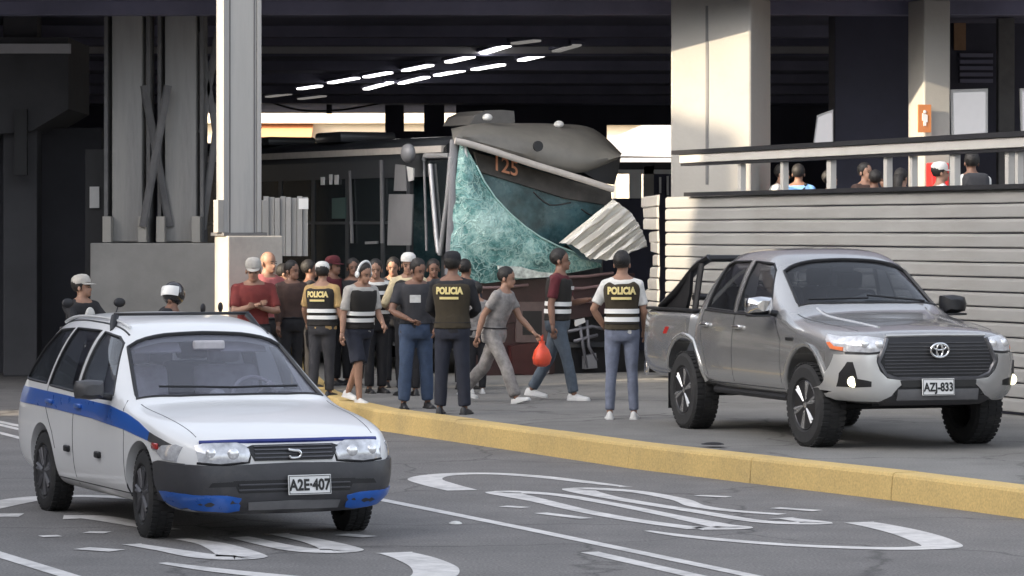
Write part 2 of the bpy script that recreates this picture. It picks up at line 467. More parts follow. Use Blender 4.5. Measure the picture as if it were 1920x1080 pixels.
# two rows of tube lamps under the deck
def lamp(u0, v0, u1, v1, lit, label):
    z = 5.12
    a, b = at(u0, v0, z), at(u1, v1, z)
    c = (a + b) / 2; d = (b - a); L = d.length; rz = math.atan2(d.y, d.x)
    t = empty('tube_lamp', c, rz, label, 'lamp', 'tube lamps under the deck')
    bm = BM(); add_box(bm, (0, 0, 0.05), (L * 0.94, 0.24, 0.06), bev=0.01); obj('housing', bm, M_soffit, t)
    bm = BM(); add_box(bm, (0, 0, 0.0), (L * 0.88, 0.15, 0.036), bev=0.012); obj('diffuser', bm, M_tube if lit else M_tube_dim, t)
row1 = [((560, 167), (602, 161), 1), ((617, 156), (672, 146), 1), ((684, 145), (733, 136), 1), ((756, 133), (810, 122), 1), ((838, 117), (887, 106), 1), ((899, 102), (954, 85), 1), ((962, 82), (1010, 76), 0)]
row2 = [((500, 182), (545, 176), 0), ((560, 186), (610, 180), 0), ((684, 168), (735, 154), 1), ((749, 157), (803, 144), 1), ((816, 142), (869, 132), 1), ((886, 131), (945, 121), 1), ((974, 114), (1033, 100), 1), ((1040, 97), (1085, 84), 0)]
ords = ['first', 'second', 'third', 'fourth', 'fifth', 'sixth', 'seventh', 'eighth']
for i, (p, q, l) in enumerate(row1):
    lamp(*p, *q, l, f"{'lit' if l else 'unlit'} tube lamp, {ords[i]} from the left in the upper lamp row under the deck")
for i, (p, q, l) in enumerate(row2):
    lamp(*p, *q, l, f"{'lit' if l else 'unlit'} tube lamp, {ords[i]} from the left in the lower lamp row under the deck")

# ------------------------------------------------------------------ rear wall of the station with openings on the bright street
DW = 88.0
wall = tag(empty('rear_wall', (0, 0, 0), label='dark rear wall of the station with bright openings', cat='wall'))
def wbox(u0, v0, u1, v1, name='wall_panel', m=None):
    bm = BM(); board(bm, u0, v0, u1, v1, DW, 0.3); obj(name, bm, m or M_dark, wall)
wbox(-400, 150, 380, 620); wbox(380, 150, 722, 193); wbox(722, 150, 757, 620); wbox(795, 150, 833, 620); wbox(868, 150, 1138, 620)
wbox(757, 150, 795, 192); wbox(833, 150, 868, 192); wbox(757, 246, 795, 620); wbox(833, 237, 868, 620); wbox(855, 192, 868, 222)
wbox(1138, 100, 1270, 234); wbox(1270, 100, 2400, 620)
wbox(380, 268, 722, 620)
bm = BM(); board(bm, 612, 193, 622, 213, DW - 0.5, 0.15); obj('mullion', bm, M_dark, wall)
# drooping cables across the big opening
bm = BM(); add_tube(bm, spline([at_d(492, 186, DW - 3), at_d(560, 206, DW - 3), at_d(640, 206, DW - 3), at_d(720, 192, DW - 3)], 5), 0.025, 5)
tag(obj('cable', bm, M_black), 'thin dark cable sagging across the bright opening above the bus', 'cable')

# the sunlit building across the far street
far = empty('far_building', (0, 150, 0), 0, 'cream sunlit building seen through the openings behind the bus', 'building')
bm = BM(); add_box(bm, (-6, 3, 8), (60, 6, 16)); obj('wall', bm, M_cream, far)
bm = BM(); add_box(bm, (-6, -0.35, 6.9), (60, 0.7, 0.35)); obj('cornice', bm, M_cream, far)
M_shop = mat('terracotta_awning', srgb(196, 140, 100), 0.8)
bm = BM(); add_poly(bm, [(-11.2, -1.6, 6.05), (-8.6, -1.6, 6.05), (-8.6, 0, 6.7), (-11.2, 0, 6.7), (-11.2, -1.6, 5.9), (-8.6, -1.6, 5.9)], [(0, 1, 2, 3), (4, 5, 1, 0)]); obj('awning', bm, M_shop, far)
for k in range(5):
    bm = BM(); add_box(bm, (-24 + k * 9, -0.02, 10.5), (3, 0.1, 2.2)); obj('window', bm, M_dark, far)

# ------------------------------------------------------------------ big concrete column on the right, behind the fence
def px_column(name, u0, u1, ud, d, rz, w, dp, z0, z1, m, label, ch=0.03):
    c = at_d(ud, VH, d)
    t = empty(name, (c.x, c.y, 0), rz, label, 'column')
    bm = BM(); add_box(bm, (0, 0, (z0 + z1) / 2), (w, dp, z1 - z0), bev=ch); obj('shaft', bm, m, t)
    return t
ca = R(-19)
t = px_column('concrete_column', 0, 0, 1352, 47.0, ca, 1.12, 1.05, 0.2, 5.28, M_conc, 'massive pale concrete column, sunlit near the top, behind the left end of the fence')
bm = BM(); add_box(bm, (-0.05, -0.531, 3.95), (0.035, 0.008, 2.4)); obj('stain_pipe', bm, M_conc_d, t)
# dark broad column and the narrower pier with the sign
px_column('dark_column', 0, 0, 1632, 50.5, R(0), 1.13, 1.0, 0.2, 5.28, M_dark, 'broad dark column standing between the pale column and the pier with the sign', 0.02)
t = px_column('concrete_pier', 0, 0, 1742, 47.5, TH, 0.40, 0.5, 0.2, 5.28, M_conc, 'grey concrete pier with an orange hydrant sign above the platform railing', 0.02)
pier = t
M_sign = mat('orange_sign', srgb(190, 120, 70), 0.5, var=0.08)
sg = empty('hydrant_sign', (0, 0, 0), 0, 'small orange square sign with a pale figure on the concrete pier', 'sign')
a = at_d(1720, 196, 47.1); b = at_d(1746, 248, 47.1)
sg.location = ((a.x + b.x) / 2, 47.16, (a.z + b.z) / 2); sg.rotation_euler = (0, 0, TH)
bm = BM(); add_box(bm, (0, -0.02, 0), (0.2, 0.02, 0.38), bev=0.004); obj('plate', bm, M_sign, sg)
bm = BM(); add_box(bm, (0, -0.033, -0.02), (0.04, 0.006, 0.16)); add_box(bm, (-0.03, -0.033, 0.02), (0.02, 0.006, 0.1)); add_box(bm, (0.03, -0.033, 0.0), (0.02, 0.006, 0.1)); add_ell(bm, (0, -0.033, 0.09), (0.025, 0.004, 0.025), 8, 6); obj('figure', bm, M_white_m, sg)
# dark back cladding with louvres at the far right
t = empty('louvred_wall', (0, 0, 0), 0, 'dark wall with louvres at the top right behind the railing', 'wall')
bm = BM(); board(bm, 1752, -40, 2300, 410, 53, 0.2); obj('cladding', bm, M_dark, t)
for k in range(5):
    bm = BM(); board(bm, 1800, 100 + k * 12, 1862, 107 + k * 12, 52.93, 0.06); obj('louvre', bm, M_soffit, t)
M_brown = mat('warm_lit_board', srgb(150, 118, 92), 0.7)
bm = BM(); board(bm, 1789, 26, 1811, 94, 52.9, 0.05); obj('panel', bm, M_brown, t)
px_column('dark_post', 0, 0, 1885, 51.5, 0, 0.24, 0.24, 0.2, 5.28, M_conc_d, 'slim grey post near the right edge above the platform railing', 0.01)
def glow_board(poly, d, label):
    t = empty('notice_board', (0, 0, 0), 0, label, 'notice board', 'white boards above the platform')
    P = [at_d(u, v, d) for u, v in poly]
    c = sum(P, Vector()) / 4
    bm = BM()
    fr = [p + Vector((0, -0.012, 0)) for p in P]; bk = [p + Vector((0, 0.06, 0)) for p in P]
    add_poly(bm, fr + bk, [(0, 1, 2, 3), (7, 6, 5, 4)] + [(i, i + 4, (i + 1) % 4 + 4, (i + 1) % 4) for i in range(4)]); fix(bm); obj('frame', bm, M_white_m, t)
    bm = BM(); q = [c + (p - c) * 0.86 + Vector((0, -0.03, 0)) for p in P]; q2 = [p + Vector((0, 0.02, 0)) for p in q]
    add_poly(bm, q + q2, [(0, 1, 2, 3), (7, 6, 5, 4)] + [(i, i + 4, (i + 1) % 4 + 4, (i + 1) % 4) for i in range(4)]); fix(bm); obj('face', bm, M_board_glow, t)
glow_board([(1782, 168), (1852, 166), (1852, 254), (1784, 259)], 49.0, 'square white board standing above the railing right of the pier')
glow_board([(1912, 166), (1970, 164), (1970, 248), (1914, 252)], 49.0, 'white board cut by the right edge of the picture')
glow_board([(1532, 216), (1562, 205), (1562, 276), (1524, 277)], 48.6, 'narrow skewed white board standing left of the dark column')

# ------------------------------------------------------------------ platform behind the fence
fence_a = at(1920, 780, WALK_Z); fence_a = at_d(1920, 780, 36.2); fence_a.z = WALK_Z
FD = 9.82                                             # distance along DH from the right frame edge to the fence's left end
def fpt(s, off=0.0, z=0.0):                           # s metres beyond the right frame edge along the fence; off towards the street
    return Vector((fence_a.x, fence_a.y, 0)) + DH * s + NH * off + Vector((0, 0, z))
bm = BM()
A, B = fpt(-14, -0.35), fpt(FD - 0.6, -0.35); Cc, D = fpt(FD - 0.6, -7), fpt(-14, -7)
add_prism(bm, [(p.x, p.y) for p in (A, B, Cc, D)], WALK_Z, 1.35); fix(bm)
tag(obj('platform', bm, M_conc_d), kind='structure')

# ------------------------------------------------------------------ fence of long horizontal slats
FZ = [WALK_Z + 0.02 + i * 0.157 for i in range(16)]
def slat_mesh(L, h, m, seed, cuts=1):
    """one long pressed slat: x along, y out of the fence, z up"""
    rnd = random.Random(seed)
    prof = [(0.0, 0.012), (0.020, 0.014), (0.026, 0.022), (0.026, h * 0.80), (0.020, h * 0.90), (0.004, h - 0.004), (0.0, h - 0.001)]
    n = max(2, int(L / 0.8)); rings = []
    for i in range(n + 1):
        x = L * i / n; w = rnd.uniform(-0.004, 0.004)
        rings.append([Vector((x, -(p[0] + w), p[1] + w * 0.6)) for p in prof] )
    bm = BM(); vr = [[bm.verts.new(p) for p in r] for r in rings]
    for a, b in zip(vr, vr[1:]):
        for k in range(len(prof) - 1): bm.faces.new((a[k], a[k + 1], b[k + 1], b[k]))
        bm.faces.new((a[-1], a[0], b[0], b[-1]))
    bm.faces.new(vr[0]); bm.faces.new(vr[-1][::-1]); fix(bm)
    me = bpy.data.meshes.new('slat'); bm.to_mesh(me); bm.free(); me.materials.append(m)
    return me
fence = empty('slatted_fence', fpt(-8), math.atan2(DH.y, DH.x), 'long pale fence of horizontal metal slats beside the silver pickup', 'fence')
def flip_local(o): o.scale = (1, -1, 1)
meshes = [slat_mesh(FD + 8, 0.157, M_slat, k) for k in range(3)]
# local frame: x along DH, local y = DH x up ... street side is +y
for i in range(15):
    o = link('slat', meshes[i % 3], None, fence); o.location = (0, 0, FZ[i] + random.uniform(-0.002, 0.002)); o.scale = (1, -1, 1)
bm = BM(); add_box(bm, ((FD + 8) / 2, -0.06, 1.36), (FD + 8, 0.1, 2.3)); obj('backing_sheet', bm, M_dark, fence)
bm = BM(); add_box(bm, ((FD + 7.2) / 2, 0.04, 2.60), (FD + 7.2, 0.12, 0.05)); obj('capping_rail', bm, M_black, fence)
# torn end section, pushed out and lit by the low sun
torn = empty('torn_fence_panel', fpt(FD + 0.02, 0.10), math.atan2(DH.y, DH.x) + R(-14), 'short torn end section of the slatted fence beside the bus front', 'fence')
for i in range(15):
    me = slat_mesh(0.62 + 0.35 * abs(math.sin(i * 1.3)) + (0.25 if i > 9 else 0), 0.157, M_slat_lit, 40 + i)
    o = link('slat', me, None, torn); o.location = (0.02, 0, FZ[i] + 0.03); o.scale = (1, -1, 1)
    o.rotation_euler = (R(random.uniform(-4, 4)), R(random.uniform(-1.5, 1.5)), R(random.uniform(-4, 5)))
# railing of the platform in the same plane
rail = empty('platform_railing', fpt(-8), math.atan2(DH.y, DH.x), 'pale railing with posts on top of the slatted fence', 'railing')
RL = FD + 7.4
bm = BM(); add_box(bm, (RL / 2, 0, 3.06), (RL, 0.16, 0.11), bev=0.008); obj('top_rail', bm, M_rail, rail)
bm = BM(); add_box(bm, (RL / 2 + 0.1, 0.0, 3.145), (RL + 0.2, 0.22, 0.055)); obj('cover_strip', bm, M_black, rail)
bm = BM(); add_box(bm, (RL / 2, 0.0, 2.985), (RL, 0.12, 0.035)); obj('under_strip', bm, M_black, rail)
def fence_s(u):                                       # pixel column -> metres along the fence
    k = (u - 960) / F
    return (k * fence_a.y - fence_a.x) / (DH.x - k * DH.y)
for u, w in ((1388, 0.10), (1468, 0.09), (1556, 0.12), (1662, 0.09), (1710, 0.07), (1788, 0.11), (1890, 0.08), (1908, 0.07), (1975, 0.1), (2060, 0.1)):
    bm = BM(); add_box(bm, (fence_s(u) + 8, -0.02, 2.795), (w, 0.07, 0.34)); obj('post', bm, M_rail, rail)

# ------------------------------------------------------------------ left: pedestal, steel column and braced columns
M_ped2 = mat('shaded_pedestal_concrete', (0.24, 0.235, 0.225), 0.9, var=0.15, scale=1.2, bump=0.12, bscale=16, dirt_or_sheen=(0.15, 0.15, 0.15), dscale=0.8)
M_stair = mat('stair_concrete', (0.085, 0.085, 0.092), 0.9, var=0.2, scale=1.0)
M_ped = mat('pedestal_concrete', (0.42, 0.39, 0.345), 0.9, var=0.1, scale=1.4, bump=0.12, bscale=16, dirt_or_sheen=(0.24, 0.22, 0.2), dscale=1.0)
cpos = at_d(466, VH, 42.6); kpos = at_d(452, VH, 42.6)
ped = empty('pedestal', (cpos.x, cpos.y, 0), R(33), 'beige concrete pedestal with a sunlit left side behind the man in red', 'pedestal')
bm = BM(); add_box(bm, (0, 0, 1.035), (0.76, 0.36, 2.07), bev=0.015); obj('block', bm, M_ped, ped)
col = empty('steel_column', (kpos.x, kpos.y, 2.07), R(33), 'tall grey steel column standing on the beige pedestal', 'column')
bm = BM(); add_box(bm, (-0.03, 0, 0.02), (0.6, 0.34, 0.04)); obj('base_plate', bm, M_conc_d, col)
bm = BM(); add_box(bm, (-0.03, 0, 1.63), (0.40, 0.16, 3.18)); obj('web', bm, M_steel_grey, col)
for s in (-1, 1):
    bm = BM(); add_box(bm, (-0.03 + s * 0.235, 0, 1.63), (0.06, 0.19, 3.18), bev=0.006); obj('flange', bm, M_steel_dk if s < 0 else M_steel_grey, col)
for s in (-0.17, 0.17):
    bm = BM(); add_box(bm, (-0.03 + s, -0.085, 1.63), (0.012, 0.012, 3.18)); obj('rib', bm, M_conc_d, col)
for s in (-1, 1):
    bm = BM(); add_box(bm, (-0.03 + s * 0.31, -0.05, 0.24), (0.08, 0.12, 0.4), bev=0.005); obj('stiffener', bm, M_conc, col)
# second pedestal, in deep shade
c2 = at_d(303, VH, 48.5)
ped2 = empty('pedestal', (c2.x, c2.y, 0), R(-6), 'long grey shaded pedestal under the two braced columns on the left', 'pedestal')
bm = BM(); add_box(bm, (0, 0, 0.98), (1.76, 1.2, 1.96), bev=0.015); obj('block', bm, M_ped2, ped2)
for k, (u, w, lab) in enumerate(((243, 0.55, 'shaded grey column, left one of the braced pair'), (343, 0.57, 'shaded grey column, right one of the braced pair'))):
    cc = at_d(u, VH, 48.5)
    t = empty('braced_column', (cc.x, cc.y, 1.96), R(-6), lab, 'column', 'braced columns on the shaded pedestal')
    bm = BM()
    add_box(bm, (0, 0, 1.66), (w * 0.8, 0.36, 3.3), bev=0.04)
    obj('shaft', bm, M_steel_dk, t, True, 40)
    for s in (-1, 1):
        bm = BM(); add_box(bm, (s * 0.30, -0.02, 1.66), (0.05, 0.3, 3.3)); obj('side_flange', bm, M_conc_d, t)
        bm = BM(); add_box(bm, (s * 0.25, -0.26, 0.19), (0.12, 0.16, 0.36), bev=0.006); obj('base_stub', bm, M_conc, t)
def brace(pts, d, label, r=0.035):
    bm = BM(); P = [at_d(u, v, d) for u, v in pts]
    dv = (P[1] - P[0]); 
    add_tube(bm, P, [(r * 1.6, r * 0.6)] * 2, 6)
    tag(obj('brace', bm, M_conc_d), label, 'brace', 'steel braces of the left columns')
brace([(268, 425), (315, 160)], 48.1, 'steel brace rising to the right between the two shaded columns')
brace([(318, 425), (270, 160)], 48.3, 'steel brace rising to the left between the two shaded columns')
brace([(378, 250), (408, 60)], 48.4, 'steel brace rising to the right beside the tall steel column', 0.03)
brace([(405, 250), (374, 60)], 48.4, 'steel brace rising to the left beside the tall steel column', 0.03)
brace([(380, 430), (404, 250)], 48.4, 'lower steel brace beside the tall steel column', 0.03)

# dark stair mass and piers at the far left
t = empty('stair_block', (0, 0, 0), 0, 'dark underside of a stair at the far left under the deck', 'stairs')
d0 = 50.5
P = [at_d(u, v, d0) for u, v in [(-120, 70), (128, 70), (128, 205), (60, 245), (-120, 262)]]
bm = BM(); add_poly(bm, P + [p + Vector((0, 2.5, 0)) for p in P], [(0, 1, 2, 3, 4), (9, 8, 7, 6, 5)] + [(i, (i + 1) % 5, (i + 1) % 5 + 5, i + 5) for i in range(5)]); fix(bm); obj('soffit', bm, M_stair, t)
bm = BM(); board(bm, -120, 82, 132, 100, d0 - 0.1, 0.08); obj('edge_rail', bm, M_beam, t)
bm = BM(); board(bm, 27, 205, 50, 328, d0 - 0.2, 0.12); obj('dark_slot', bm, M_black, t)  # black board standing for a dark slot
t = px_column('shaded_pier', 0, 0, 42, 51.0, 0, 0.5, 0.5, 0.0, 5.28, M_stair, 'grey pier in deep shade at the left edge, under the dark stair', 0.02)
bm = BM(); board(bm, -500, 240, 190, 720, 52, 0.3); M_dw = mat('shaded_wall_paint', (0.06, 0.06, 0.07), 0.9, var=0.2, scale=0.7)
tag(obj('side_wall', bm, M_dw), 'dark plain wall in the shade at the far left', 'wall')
bm = BM(); board(bm, 160, 280, 196, 712, 49.6, 0.3); tag(obj('dark_post', bm, M_black), 'black post with a pale notice left of the shaded pedestal', 'post')
bm = BM(); board(bm, 168, 350, 186, 390, 49.54, 0.02); tag(obj('notice', bm, M_white_m), 'small pale notice fixed on the black post', 'notice')

# white tent and clutter beyond, right of the bus
M_steel = MATS['grey_painted_steel']
t = empty('white_tent', (0, 0, 0), 0, 'white peaked tent in daylight beyond the bus, left of the pale column', 'tent')
dt = 100.0
rp = [at_d(u, v, dt) for u, v in [(1140, 262), (1215, 229), (1300, 240), (1340, 296), (1150, 292)]]
bm = BM(); add_poly(bm, rp + [p + Vector((0, 4, 0)) for p in rp], [(0, 1, 2, 3, 4), (9, 8, 7, 6, 5)] + [(i, (i + 1) % 5, (i + 1) % 5 + 5, i + 5) for i in range(5)]); fix(bm); obj('roof', bm, M_tent, t)
bm = BM(); board(bm, 1130, 296, 1340, 306, dt - 0.2, 0.1); obj('valance', bm, M_tent, t)
for u in (1150, 1205, 1268):
    bm = BM(); board(bm, u, 300, u + 6, 470, dt, 0.1); obj('pole', bm, M_steel_grey, t)
sh = empty('ticket_kiosk', (0, 0, 0), 0, 'small kiosk with pale posts between the bus and the pale column', 'kiosk')
dk = 56.0
for (u0, v0, u1, v1, m, n) in ((1108, 304, 1262, 318, M_black, 'roof_edge'), (1150, 318, 1262, 326, M_white_m, 'lintel'), (1207, 312, 1226, 372, M_conc, 'post'), (1226, 326, 1262, 372, M_dark, 'back_panel'), (1236, 332, 1240, 362, M_white_m, 'mullion'), (1250, 330, 1254, 366, M_white_m, 'mullion'), (1100, 372, 1262, 720, M_dark, 'counter'), (1180, 326, 1203, 372, M_white_m, 'pane')):
    bm = BM(); board(bm, u0, v0, u1, v1, dk - (0.1 if m is not M_dark else 0), 0.08); obj(n, bm, m, sh)

# corrugated site hoarding beside the bus, between it and the steel column
hd = empty('site_hoarding', (0, 0, 0), 0, 'grey ribbed hoarding standing between the steel column and the bus side', 'hoarding')
for k in range(8):
    u0 = 494 + k * 10.5
    bm = BM(); board(bm, u0, 368 + (k % 3) * 1.5, u0 + 9.6, 480, 44.6 + (k % 2) * 0.03, 0.04); obj('rib', bm, M_steel_dk, hd)
bm = BM(); board(bm, 560, 372, 578, 392, 44.4, 0.03); obj('notice', bm, M_white_m, hd)

# unseen buildings added to shade the street; the gap lets low sun through
M_bld = mat('shade_building_render', (0.4, 0.36, 0.32), 0.9, var=0.15, scale=0.4)
M_win = mat('shade_building_window', (0.03, 0.035, 0.04), 0.15, var=0.1)
def shade_building(s0, s1, h, label):
    """s along the street; the row stands 24 m to the left of the fence line"""
    base = fpt(0, 27.0)
    t = empty('added_shade_building', base + DH * ((s0 + s1) / 2), math.atan2(DH.y, DH.x), label, 'building', 'unseen buildings added for shade')
    bm = BM(); add_box(bm, (0, 2.5, h / 2), (s1 - s0, 5, h)); obj('wall', bm, M_bld, t)
    n = int((s1 - s0) / 3.2)
    for i in range(n):
        for zf in range(int(h / 3)):
            bm = BM(); add_box(bm, (-(s1 - s0) / 2 + 1.6 + i * 3.2, -0.01, 1.7 + zf * 3), (1.5, 0.12, 1.4)); obj('window', bm, M_win, t)
shade_building(-70, 3.2, 13.9, 'unseen building added to shade the street, nearer one')
shade_building(5.22, 60, 13.9, 'unseen building added to shade the street, farther one')
# ------------------------------------------------------------------ vehicles
M_wpaint = mat('white_car_paint', (0.79, 0.79, 0.785), 0.28, var=0.02, scale=3, rvar=0, coat=0.6)
M_blue = mat('blue_car_paint', srgb(34, 92, 178), 0.3, var=0.06, coat=0.5)
M_silver = mat('silver_car_paint', (0.42, 0.418, 0.415), 0.22, metal=0.65, var=0.03, scale=2, rvar=0, coat=0.8)
M_silver_l = mat('pale_silver_trim', (0.56, 0.56, 0.55), 0.3, metal=0.4, var=0.03, rvar=0, coat=0.5)
M_bump = mat('dark_bumper_plastic', (0.045, 0.045, 0.05), 0.45, var=0.2, scale=5, dirt_or_sheen=(0.09, 0.085, 0.08), dscale=3)
M_trim = mat('black_plastic_trim', (0.012, 0.012, 0.014), 0.45, var=0.1)
M_rub = mat('tyre_rubber', (0.02, 0.02, 0.021), 0.85, var=0.2, scale=12, dirt_or_sheen=(0.05, 0.048, 0.045), dscale=5)
M_rim_d = mat('dark_alloy', (0.05, 0.05, 0.055), 0.35, metal=0.7, var=0.1)
M_rim_s = mat('steel_rim', (0.14, 0.14, 0.15), 0.4, metal=0.7, var=0.15)
M_chrome = mat('chrome', (0.8, 0.8, 0.8), 0.12, metal=1.0, var=0.03)
M_seat = mat('seat_fabric', (0.06, 0.06, 0.065), 0.9, var=0.2)
M_seat_g = mat('grey_seat_fabric', (0.5, 0.48, 0.5), 0.9, var=0.2)
M_plate = mat('plate_white', (0.75, 0.75, 0.74), 0.5, var=0.05)
M_ink = mat('plate_ink', (0.02, 0.02, 0.02), 0.6, var=0)
M_head = mat('headlamp_lens', (0.62, 0.63, 0.66), 0.12, metal=0.35, var=0.35, scale=14, coat=1.0)
M_head_in = mat('headlamp_reflector', (0.85, 0.85, 0.86), 0.2, metal=0.6, var=0.2, scale=20)
M_amber = mat('amber_lens', srgb(225, 120, 70), 0.2, var=0.1, coat=0.6)
M_red = mat('red_lens', srgb(170, 40, 35), 0.2, var=0.1, coat=0.6)
M_fog_on = mat('lit_fog_lamp', (0.9, 0.85, 0.6), 0.3, var=0, rvar=0, emit=(1.0, 0.93, 0.62), estr=1.0)
def glass_mat(name, tint, rough, alpha):
    m = bpy.data.materials.new(name); m.use_nodes = True; nt = m.node_tree
    nt.nodes.clear()
    out = nt.nodes.new('ShaderNodeOutputMaterial'); mix = nt.nodes.new('ShaderNodeMixShader'); tr = nt.nodes.new('ShaderNodeBsdfTransparent')
    gl = nt.nodes.new('ShaderNodeBsdfGlossy'); lw = nt.nodes.new('ShaderNodeLayerWeight'); pw = nt.nodes.new('ShaderNodeMath'); pw.operation = 'POWER'; pw.inputs[1].default_value = 3.5; fr = nt.nodes.new('ShaderNodeMath'); fr.operation = 'MULTIPLY_ADD'; fr.inputs[1].default_value = 0.55; fr.inputs[2].default_value = 0.03; nt.links.new(lw.outputs['Facing'], pw.inputs[0]); nt.links.new(pw.outputs[0], fr.inputs[0])
    df = nt.nodes.new('ShaderNodeBsdfDiffuse'); mx2 = nt.nodes.new('ShaderNodeMixShader')
    tr.inputs[0].default_value = (*tint, 1); gl.inputs['Roughness'].default_value = rough
    df.inputs[0].default_value = (0.3, 0.3, 0.33, 1); mx2.inputs[0].default_value = alpha
    n = nt.nodes.new('ShaderNodeTexNoise'); n.inputs['Scale'].default_value = 2.5
    nt.links.new(fr.outputs[0], mix.inputs[0]); nt.links.new(tr.outputs[0], mx2.inputs[1]); nt.links.new(df.outputs[0], mx2.inputs[2])
    nt.links.new(mx2.outputs[0], mix.inputs[1]); nt.links.new(gl.outputs[0], mix.inputs[2]); nt.links.new(mix.outputs[0], out.inputs[0])
    return m
M_glass = glass_mat('tinted_glass', (0.62, 0.64, 0.66), 0.02, 0.03)
M_glass_ws = glass_mat('hazy_windscreen', (0.82, 0.83, 0.88), 0.03, 0.15)

def hull(stations, lvl=2):
    """half-section stations -> closed symmetric subdivided body (object); each station: list of (x,y,z) from bottom centre to top centre"""
    bm = BM(); L = []
    for st in stations:
        left = [bm.verts.new(p) for p in st]
        right = [v if abs(p[1]) < 1e-6 else bm.verts.new((p[0], -p[1], p[2])) for v, p in zip(left, st)]
        L.append((left, right))
    K = len(stations[0])
    for (a, ar), (b, br) in zip(L, L[1:]):
        for k in range(K - 1):
            bm.faces.new((a[k], a[k + 1], b[k + 1], b[k]))
            bm.faces.new((ar[k], br[k], br[k + 1], ar[k + 1]))
    for (a, ar), flip in ((L[0], 0), (L[-1], 1)):
        for k in range(K - 1):
            f = []
            for v in (a[k], a[k + 1], ar[k + 1], ar[k]):
                if v not in f: f.append(v)
            if len(f) > 2: bm.faces.new(f if flip else f[::-1])
    fix(bm)
    me = bpy.data.meshes.new('body'); bm.to_mesh(me); bm.free()
    o = bpy.data.objects.new('body', me); COL.objects.link(o)
    md = o.modifiers.new('s', 'SUBSURF'); md.levels = lvl; md.render_levels = lvl
    bake(o)
    return o

def bvh_of(o):
    bm = BM(); bm.from_mesh(o.data); t = BVHTree.FromBMesh(bm); bm.free(); return t

class Skin:
    """projects flat outlines onto a body so that lamps, glass, stripes and seams follow its shape"""
    def __init__(s, bvh): s.b = bvh
    def hit(s, p, d):
        r = s.b.ray_cast(p, d, 8)
        if r[0] is None:
            r = s.b.find_nearest(p + d * 2.4)
            return r[0], r[1]
        return r[0], (r[1] if r[1].dot(d) < 0 else -r[1])
    def proj(s, view, q):
        if view == 'front': return s.hit(Vector((4, q[0], q[1])), Vector((-1, 0, 0)))
        if view == 'back': return s.hit(Vector((-8, q[0], q[1])), Vector((1, 0, 0)))
        if view == 'left': return s.hit(Vector((q[0], 3, q[1])), Vector((0, -1, 0)))
        if view == 'right': return s.hit(Vector((q[0], -3, q[1])), Vector((0, 1, 0)))
        if view == 'top': return s.hit(Vector((q[0], q[1], 4)), Vector((0, 0, -1)))
        if view == 'screen':                                # slanting view onto a windscreen: q = (y, x)
            return s.hit(Vector((q[1], q[0], 4)), Vector((0, 0, -1)))
        if isinstance(view, tuple):                         # ('corner', sign): 45 degrees in plan, q = (across, z)
            sg = view[1]; d = Vector((-0.7071, -0.7071 * sg, 0)); a = Vector((-0.7071, 0.7071 * sg, 0))
            return s.hit(Vector((0, 0, q[1])) + a * q[0] - d * 3.5 + Vector((view[2], 0, 0)), d)
    def patch(s, name, view, poly, m, parent, off=0.006, th=0.02, res=0.05, smooth=True, pillow=0.0):
        P = [Vector((p[0], p[1])) for p in poly]
        B = []
        for i, p in enumerate(P):
            q = P[(i + 1) % len(P)]; n = max(1, int((q - p).length / res))
            B += [p.lerp(q, j / n) for j in range(n)]
        xs = [p.x for p in P]; ys = [p.y for p in P]
        pts = list(B); nb = len(B)
        def inside(pt):
            c = False
            for i in range(nb):
                a, b = B[i], B[i - 1]
                if (a.y > pt.y) != (b.y > pt.y) and pt.x < (b.x - a.x) * (pt.y - a.y) / (b.y - a.y) + a.x: c = not c
            return c
        y = min(ys) + res * 0.5
        while y < max(ys):
            x = min(xs) + res * 0.5
            while x < max(xs):
                pt = Vector((x, y))
                if inside(pt) and min((pt - b).length for b in B) > res * 0.45: pts.append(pt)
                x += res
            y += res
        r = delaunay_2d_cdt(pts, [(i, (i + 1) % nb) for i in range(nb)], [], 1, 1e-5)
        vc, fc = r[0], r[2]
        bm = BM(); front = []; back = []
        for p in vc:
            h, n = s.proj(view, p)
            o = off
            if pillow:
                dmin = min((p - b).length for b in B); o += pillow * min(1, dmin / 0.06)
            front.append(bm.verts.new(h + n * o)); back.append(bm.verts.new(h + n * (off - th)))
        cnt = {}
        ctr = sum((v.co for v in front), Vector()) / len(front)
        for f in fc:
            if len(set(f)) < 3: continue
            try: bm.faces.new([front[i] for i in f]); bm.faces.new([back[i] for i in reversed(f)])
            except ValueError: continue
            for i in range(len(f)):
                e = (f[i], f[(i + 1) % len(f)]); k = (min(e), max(e)); cnt.setdefault(k, []).append(e)
        for k, l in cnt.items():
            if len(l) == 1:
                i, j = l[0]
                try: bm.faces.new((front[j], front[i], back[i], back[j]))
                except ValueError: pass
        fix(bm)
        return obj(name, bm, m, parent, smooth, 40)
    def line(s, name, view, pts, m, parent, r=0.006, off=-0.002, closed=False, res=0.06, n=6):
        P = [Vector(p) for p in pts]; Q = []
        for i in range(len(P) if closed else len(P) - 1):
            a, b = P[i], P[(i + 1) % len(P)]; k = max(1, int((b - a).length / res))
            Q += [a.lerp(b, j / k) for j in range(k)]
        if not closed: Q.append(P[-1])
        W = []
        for q in Q:
            h, nn = s.proj(view, q); W.append(h + nn * off)
        bm = BM(); add_tube(bm, W, r, n, closed=closed)
        return obj(name, bm, m, parent, True, 50)

